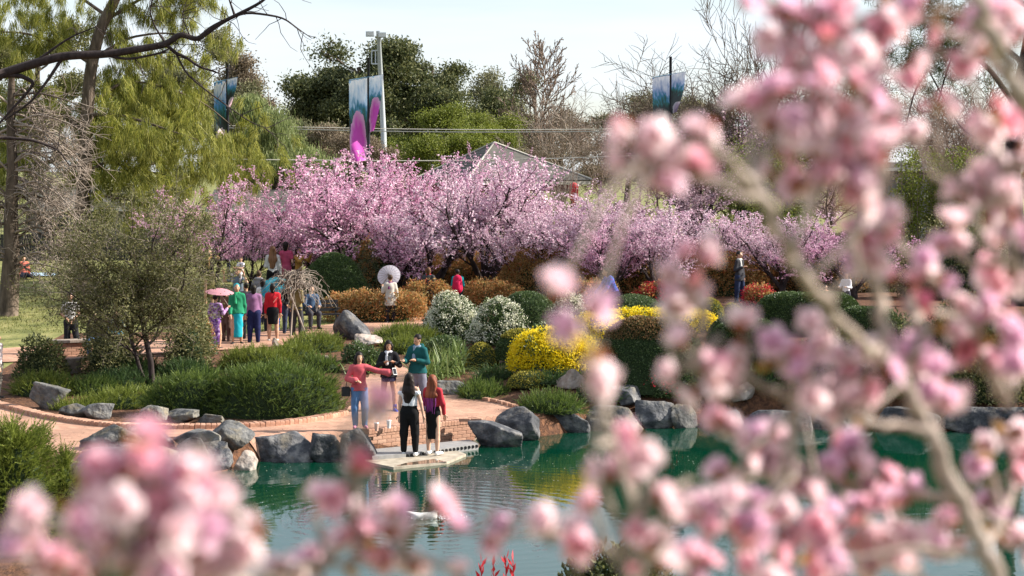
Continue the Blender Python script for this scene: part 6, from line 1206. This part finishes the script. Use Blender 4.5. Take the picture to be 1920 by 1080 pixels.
p = G(62, 516); bl = thing('picnic_rug', 'pale blue picnic rug with dark bags on the far lawn', 'rug', (p[0], p[1], p[2] + .01)); mb = MB(); n = 9; U, V = np.meshgrid(np.linspace(-.9, .9, n), np.linspace(-.6, .6, n), indexing='ij'); mb.add(np.stack([U, V, .03 + .02 * np.sin(U * 9) * np.cos(V * 7) + (H(U + p[0], V + p[1]) - p[2])], -1).reshape(-1, 3), np.stack([(np.arange(n - 1)[:, None] * n + np.arange(n - 1)[None] + k) for k in (0, n, n + 1, 1)], -1).reshape(-1, 4)); mb.obj('cloth', [cloth((.36, .48, .60))], bl, True)
# --- bird on the pond
bd = thing('water_bird', 'white water bird with reddish head splashing on the pond', 'bird', DUCK, .15); A = lambda *p: np.array(p, float)
P, F = sdf_mesh([(A(-.16, 0, .02), A(.08, 0, .03), .09, .10, (1, .8, .8), 1), (A(-.16, 0, .05), A(-.36, 0, .13), .07, .02, (1, .9, .7), 1), (A(.10, 0, .05), A(.17, 0, .14), .045, .035, (1, 1, 1), 1)], .012, .03); mb = MB(); mb.add(P, F); mb.obj('body', [plain((.80, .80, .78), .6)], bd, True)
P, F = sdf_mesh([(A(.17, 0, .15), A(.18, 0, .17), .038, .038, (1, 1, 1), 1), (A(.20, 0, .15), A(.25, 0, .135), .018, .010, (1, 1.2, .7), 1)], .008, .012); mb = MB(); mb.add(P, F); mb.obj('head', [plain((.42, .12, .08), .6)], bd, True)
rg = np.random.default_rng(4); mb = MB(); n = 260; q = np.stack([rg.normal(size=n) * .28, rg.normal(size=n) * .12, np.abs(rg.normal(size=n)) * .022], 1); leaves(mb, q, rg.normal(size=(n, 3)) * [1, .6, .35], .03, .016, rg); sp_ = mb.obj('splash', [plain((.75, .8, .82), .15)], bd); sp_['kind'] = 'stuff'

# ------------------------------------------------------------------ blossom branches close to the camera
PETAL = [leafmat('petal_pale', [(.90, .70, .75), (.94, .80, .83), (.88, .61, .68)], .55, .6, .2), leafmat('petal_pink', [(.86, .50, .60), (.90, .61, .69), (.84, .42, .53)], .55, .6, .2), leafmat('petal_mauve', [(.82, .54, .70), (.88, .66, .78), (.80, .48, .66)], .55, .6, .2), leafmat('petal_deep', [(.74, .24, .30), (.84, .42, .44), (.74, .22, .36)], .5, .6, .2)]
CALYX = leafmat('calyx', [(.40, .09, .05), (.50, .20, .08), (.36, .07, .06)], .3); YLEAF = leafmat('young_leaf', [(.34, .15, .04), (.44, .24, .07), (.30, .22, .05)], .4)
NBARK = noisemat('branch_bark', [(.20, .15, .125), (.34, .27, .235), (.44, .37, .33)], 60, .8, .6, 120, 5, (1, 1, .35), bdist=.002)
def blossom_mesh(seed, mat, r=.0135, layers=3):
    rg = np.random.default_rng(seed); mb = MB()
    for l in range(layers):
        n = 5; op = .25 + .42 * l; s = r * (1 - .18 * l) * rg.uniform(.9, 1.05)
        for k in range(n):
            az = 2 * PI * (k + .5 * l) / n + rg.normal() * .12; e = np.array([math.cos(az), math.sin(az), 0]); w = np.array([-math.sin(az), math.cos(az), 0]); o_ = op + rg.normal() * .1
            u_ = e * math.cos(o_) + np.array([0, 0, math.sin(o_)]); v = [e * .001, e * .001 + u_ * s * .5 - w * s * .42 + [0, 0, s * .10], u_ * s - w * s * .26 + [0, 0, s * .28], u_ * s * 1.04 + [0, 0, s * .24], u_ * s + w * s * .26 + [0, 0, s * .28], e * .001 + u_ * s * .5 + w * s * .42 + [0, 0, s * .10], u_ * s * .55]
            mb.add(v, [(0, 1, 6), (1, 2, 6), (2, 3, 6), (3, 4, 6), (4, 5, 6), (5, 0, 6)], 0)
    q = np.zeros((5, 3)); a_ = np.arange(5) * 2 * PI / 5; leaves(mb, q, np.stack([np.cos(a_), np.sin(a_), -.4 + 0 * a_], 1), .007, .005, rg, 1); tube(mb, [(0, 0, .001), (0, 0, -.006)], [.0028, .0016], 6, 1)
    return mb.mesh('blossom', [mat, CALYX], True)
def bud_mesh(seed, mat):
    P, F = sdf_mesh([(np.array([0, 0, .004]), np.array([0, 0, .011]), .0048, .0026, (1, 1, 1), 1)], .0016, .001); mb = MB(); mb.add(P, F); tube(mb, [(0, 0, .003), (0, 0, -.006)], [.0034, .0014], 6, 1); return mb.mesh('bud', [mat, CALYX], True)
BLO = {k: [blossom_mesh(500 + 10 * k + v, PETAL[k]) for v in range(3)] for k in range(4)}; BUD = [bud_mesh(600, PETAL[3]), bud_mesh(601, PETAL[1])]
_lm = MB(); leaves(_lm, np.zeros((3, 3)), np.array([(0, 0, 1), (.5, 0, .9), (-.3, .4, .8)]), .020, .007, np.random.default_rng(1)); LEAFM = _lm.mesh('young_leaf', [YLEAF])
def near_tree(label, root, stems, clusters, seed):
    """stems: polylines of (px, py, distance, radius in mm); clusters: (px, py, rx, ry, distance, count, colour weights)"""
    rg = np.random.default_rng(seed); t = thing('blossom_branch', label, 'tree', root); org = np.array(t.location); mb = MB(); allp = []
    for st in stems:
        P = np.array([np.array(q[:3], float) if len(q) == 5 else at(q[0], q[1], q[2]) for q in st]); r = np.array([q[-1] if len(q) == 5 else q[3] for q in st]) * .00078; s = np.linspace(0, 1, len(P)); n = len(P) * 7; q = np.linspace(0, 1, n); C = np.stack([np.interp(q, s, P[:, i]) for i in range(3)], 1)
        for _ in range(3): C[1:-1] = (C[:-2] + 2 * C[1:-1] + C[2:]) / 4
        C[1:-1] += rg.normal(size=C[1:-1].shape) * .0018; tube(mb, C - org, np.interp(q, s, r) * (1 + .12 * rg.normal(size=n).clip(-1, 1)), 8); allp.append(C)
    A_ = np.concatenate(allp); nb = 0
    for cx, cy, rx, ry, D, cnt, cw in clusters:
        c = at(cx, cy, D); j = A_[np.argmin(np.linalg.norm(A_ - c - [0, 0, -.05], axis=1))]; m_ = (c + j) / 2 + rg.normal(size=3) * .012 ; tube(mb, np.array([j, m_, c]) - org, [.0034, .0026, .0018], 5); m = D / FP
        for k in range(max(1, int(cnt * .88 + .3))):
            o_ = rg.normal(size=3) * .74; p = c + np.array([o_[0] * rx * m, o_[1] * min(.05, max(rx, ry) * m), o_[2] * ry * m]); col_ = int(rg.choice(4, p=np.array(cw) / sum(cw))); nb += 1; w = rg.uniform()
            me = BLO[col_][rg.integers(3)] if w > .16 else (BUD[rg.integers(2)] if w > .08 else LEAFM); o = child('blossom' if w > .16 else ('bud' if w > .08 else 'leaf'), me, t); o.location = p - org; d = Vector(unit(p - c + rg.normal(size=3) * .012 + np.array([0, -.006, .006]))); o.rotation_euler = d.to_track_quat('Z', 'Y').to_euler(); s_ = rg.uniform(.85, 1.2); o.scale = (s_, s_, s_)
            tube(mb, np.array([c + (p - c) * .1, p - np.array(d) * .004]) - org, [.0012, .0009], 4)
    mb.obj('branch', [NBARK], t, True); return nb
a_, b_, c_, d_ = (8, 2, 1.5, .05), (5, 3, 3, .2), (4, 3, 4, .2), (3, 4, 1, 1)
Dm = 1.62
g0 = (.50, 1.75, Hf(.5, 1.75))
ST = [[(*g0, 0, 16), (.47, 1.72, 4.7, 0, 15), (1880, 1130, Dm, 10), (1850, 1040, Dm, 9), (1775, 880, Dm, 8.5), (1715, 760, Dm, 8.2), (1672, 672, Dm, 8)],
      [(1672, 672, Dm, 8), (1655, 600, Dm, 7), (1640, 500, Dm, 6), (1650, 380, Dm, 5), (1660, 300, Dm, 4.5), (1620, 180, Dm, 4), (1560, 60, Dm, 3)],
      [(1680, 690, Dm, 6), (1610, 640, 1.55, 6), (1540, 560, 1.5, 6), (1470, 460, 1.46, 6), (1400, 330, 1.42, 5), (1330, 270, 1.4, 3), (1230, 270, 1.4, 2)],
      [(1690, 700, Dm, 5), (1740, 620, Dm, 5), (1700, 560, 1.7, 4.5), (1800, 600, 1.75, 4)],
      [(1890, 760, Dm + .1, 6), (1800, 570, 1.7, 6), (1720, 490, 1.7, 5), (1650, 430, 1.7, 4)],
      [(1740, 810, Dm, 5), (1620, 790, 1.6, 4), (1500, 760, 1.6, 4), (1380, 700, 1.6, 3), (1300, 690, 1.6, 2.5)],
      [(1800, 930, Dm, 5), (1680, 930, 1.7, 4), (1560, 900, 1.7, 4), (1430, 830, 1.7, 3), (1330, 800, 1.7, 2.5)],
      [(1850, 1040, Dm, 5), (1900, 900, 1.8, 4), (1960, 760, 1.8, 4)]]
g1 = (.62, 1.62, Hf(.62, 1.62))
ST2 = [[(*g1, 0, 14), (.60, 1.60, 5.0, 0, 13), (2060, 560, 1.55, 10), (1990, 330, 1.5, 9), (1920, 190, 1.48, 9), (1870, 80, 1.46, 8.5), (1820, -30, 1.45, 8), (1780, -120, 1.45, 7)],
       [(1920, 190, 1.48, 5), (1850, 110, 1.6, 4), (1760, 40, 1.6, 4), (1650, 40, 1.6, 3), (1500, 40, 1.55, 3)], [(1990, 330, 1.5, 5), (1900, 300, 1.6, 4), (1840, 380, 1.6, 3)], [(2060, 560, 1.55, 5), (1950, 520, 1.6, 4), (1860, 480, 1.6, 3)]]
CL = [(1240, 285, 55, 30, 1.4, 13, a_), (1325, 245, 16, 16, 1.4, 2, a_), (1190, 262, 18, 22, 1.4, 3, a_), (1290, 320, 24, 22, 1.42, 4, b_), (1255, 330, 14, 14, 1.42, 2, a_),
 (1500, 200, 60, 50, 1.5, 17, b_), (1570, 250, 55, 45, 1.5, 15, b_), (1420, 175, 34, 24, 1.5, 6, a_), (1600, 150, 40, 45, 1.55, 9, b_), (1560, 330, 60, 38, 1.5, 15, b_), (1620, 300, 34, 40, 1.5, 8, a_), (1530, 110, 44, 34, 1.55, 9, a_), (1650, 235, 18, 24, 1.6, 4, d_), (1450, 240, 28, 26, 1.5, 5, b_), (1590, 360, 26, 20, 1.5, 4, b_),
 (1620, 470, 34, 34, 1.6, 7, a_), (1700, 555, 26, 26, 1.7, 5, d_), (1730, 500, 34, 22, 1.7, 5, a_), (1580, 450, 22, 22, 1.6, 3, c_), (1660, 420, 18, 26, 1.6, 3, a_),
 (1285, 530, 32, 40, 1.6, 8, a_), (1260, 575, 22, 18, 1.6, 3, a_), (1310, 480, 18, 22, 1.6, 3, c_), (1050, 536, 14, 12, 1.35, 2, d_), (1118, 575, 10, 12, 1.35, 1, c_),
 (1310, 680, 38, 34, 1.55, 8, a_), (1400, 640, 24, 22, 1.6, 5, a_), (1460, 670, 30, 22, 1.6, 6, c_), (1530, 640, 30, 22, 1.6, 6, a_), (1560, 715, 48, 36, 1.6, 13, a_), (1610, 660, 30, 24, 1.62, 6, b_), (1345, 760, 18, 22, 1.6, 3, a_), (1590, 775, 26, 20, 1.6, 4, a_),
 (1720, 665, 28, 26, 1.65, 6, c_), (1765, 730, 28, 40, 1.65, 8, b_), (1800, 640, 22, 24, 1.7, 4, c_), (1840, 690, 26, 26, 1.7, 5, d_), (1890, 610, 34, 34, 1.7, 7, c_), (1890, 700, 26, 40, 1.7, 6, b_), (1840, 560, 26, 20, 1.7, 4, b_),
 (1370, 810, 22, 20, 1.7, 4, a_), (1440, 830, 34, 26, 1.7, 8, a_), (1510, 790, 20, 16, 1.75, 3, c_), (1470, 880, 48, 30, 1.7, 10, c_), (1390, 900, 30, 34, 1.65, 7, a_), (1560, 860, 30, 22, 1.7, 6, b_), (1630, 890, 44, 24, 1.7, 8, d_), (1600, 840, 26, 14, 1.7, 4, b_),
 (1330, 970, 34, 34, 1.55, 7, a_), (1400, 1000, 40, 40, 1.55, 10, b_), (1470, 960, 40, 34, 1.6, 9, c_), (1540, 1000, 44, 36, 1.6, 11, b_), (1620, 980, 34, 30, 1.65, 8, c_), (1690, 990, 40, 36, 1.65, 9, b_), (1700, 930, 24, 22, 1.7, 5, d_), (1560, 1055, 60, 24, 1.6, 9, b_), (1680, 1055, 40, 24, 1.65, 7, c_),
 (1810, 850, 34, 30, 1.7, 6, c_), (1880, 800, 34, 34, 1.7, 7, b_), (1900, 890, 28, 40, 1.75, 6, c_), (1850, 960, 30, 30, 1.75, 6, b_), (1900, 1020, 30, 40, 1.7, 7, b_), (1780, 1010, 30, 40, 1.7, 7, c_), (1440, 1060, 50, 20, 1.55, 7, b_)]
CL2 = [(1480, 50, 40, 30, 1.55, 9, a_), (1560, 20, 44, 26, 1.55, 8, b_), (1640, 60, 34, 40, 1.55, 9, a_), (1390, -5, 22, 16, 1.5, 3, a_), (1670, 15, 30, 20, 1.55, 4, a_), (1760, 10, 40, 20, 1.55, 7, b_), (1860, 40, 40, 26, 1.5, 8, c_), (1900, 90, 30, 30, 1.5, 6, b_), (1750, 195, 26, 26, 1.6, 6, b_), (1810, 110, 20, 18, 1.6, 3, a_), (1870, 230, 34, 30, 1.6, 7, d_), (1905, 300, 26, 30, 1.6, 5, b_), (1850, 375, 36, 36, 1.6, 9, a_), (1900, 420, 28, 26, 1.6, 5, b_), (1720, 260, 20, 20, 1.65, 3, d_), (1780, 455, 22, 18, 1.65, 4, c_), (1890, 490, 30, 34, 1.65, 7, a_), (1700, 120, 16, 22, 1.6, 2, b_)]
n1 = near_tree('close blossoming branch with a pale forked stem rising on the right', g0, ST, CL, 901)
n2 = near_tree('close blossoming branch with a thick pale stem leaning into the top right corner', g1, ST2, CL2, 902)
g2 = (.13, 1.5, Hf(.13, 1.5))
ST3 = [[(*g2, 0, 9), (.12, 1.48, 4.8, 0, 8), (1205, 1130, 1.4, 4), (1190, 980, 1.4, 3.4), (1160, 860, 1.38, 3), (1135, 770, 1.36, 2.6), (1100, 700, 1.35, 2), (1112, 640, 1.35, 1.6), (1085, 560, 1.35, 1.2)], [(1190, 980, 1.4, 4), (1230, 930, 1.4, 3), (1300, 900, 1.45, 2)], [(1195, 1050, 1.4, 4), (1100, 1010, 1.45, 3), (1020, 1000, 1.45, 2.5), (930, 1000, 1.5, 2)]]
CL3 = [(1128, 662, 12, 12, 1.35, 2, a_), (1135, 735, 12, 14, 1.35, 2, d_), (1082, 600, 10, 16, 1.35, 1, b_), (1185, 870, 16, 18, 1.4, 3, a_), (1192, 812, 8, 8, 1.4, 1, d_), (1140, 900, 14, 16, 1.4, 2, b_), (1240, 950, 26, 30, 1.4, 5, a_), (1200, 990, 22, 24, 1.4, 4, b_), (1300, 1050, 34, 24, 1.45, 6, b_), (1030, 990, 16, 24, 1.45, 3, b_), (1090, 1010, 20, 20, 1.45, 3, b_), (940, 990, 22, 16, 1.5, 3, d_), (890, 1000, 22, 18, 1.5, 3, c_), (1240, 1060, 30, 20, 1.45, 5, c_), (1110, 940, 12, 16, 1.42, 1, a_)]
near_tree('slim close blossoming shoot crossing the water near the yellow reflection', g2, ST3, CL3, 903)
g3 = (-.40, 1.35, Hf(-.40, 1.35)); D3 = 1.22
ST4 = [[(*g3, 0, 11), (-.30, 1.3, 4.9, 0, 10), (200, 1140, D3, 6), (260, 1040, D3, 5), (300, 950, D3, 4.5), (350, 880, D3, 4), (380, 830, D3, 5)], [(260, 1040, D3, 4), (160, 980, D3, 3), (60, 980, 1.3, 2)], [(300, 950, D3, 4), (400, 940, D3, 3), (470, 990, D3, 2)],
       [(230, 1100, D3, 5), (450, 1090, 1.4, 4), (600, 1060, 1.5, 4), (690, 980, 1.5, 3.5), (660, 880, 1.5, 3.5), (680, 800, 1.5, 3), (700, 755, 1.5, 2)], [(600, 1060, 1.5, 3), (720, 1050, 1.5, 3), (800, 960, 1.5, 2)]]
CL4 = [(50, 970, 22, 22, 1.3, 4, a_), (70, 1045, 40, 26, 1.3, 7, b_), (190, 890, 40, 34, D3, 8, a_), (250, 850, 34, 26, D3, 6, d_), (240, 960, 60, 44, D3, 14, a_), (330, 980, 60, 50, D3, 14, b_), (390, 930, 44, 40, D3, 11, a_), (310, 1050, 70, 34, D3, 12, b_), (420, 1030, 50, 36, D3, 10, a_), (480, 1000, 14, 18, D3, 2, a_), (160, 1000, 30, 36, D3, 6, d_), (150, 1060, 40, 24, 1.3, 6, a_), (290, 900, 40, 26, D3, 7, c_),
 (620, 945, 22, 22, 1.5, 4, a_), (640, 1000, 26, 24, 1.5, 4, a_), (700, 985, 26, 26, 1.5, 5, a_), (745, 965, 16, 24, 1.5, 3, a_), (610, 1055, 30, 20, 1.5, 4, b_), (720, 1045, 24, 22, 1.5, 4, c_), (780, 1060, 20, 18, 1.5, 2, b_), (828, 952, 12, 12, 1.5, 2, d_), (712, 756, 10, 9, 1.5, 2, a_), (668, 880, 10, 20, 1.5, 2, d_), (560, 1060, 30, 20, 1.5, 4, b_), (500, 1060, 30, 20, 1.45, 4, a_), (850, 1060, 12, 12, 1.5, 1, c_)]
near_tree('close blossoming branch filling the lower left corner', g3, ST4, CL4, 904)
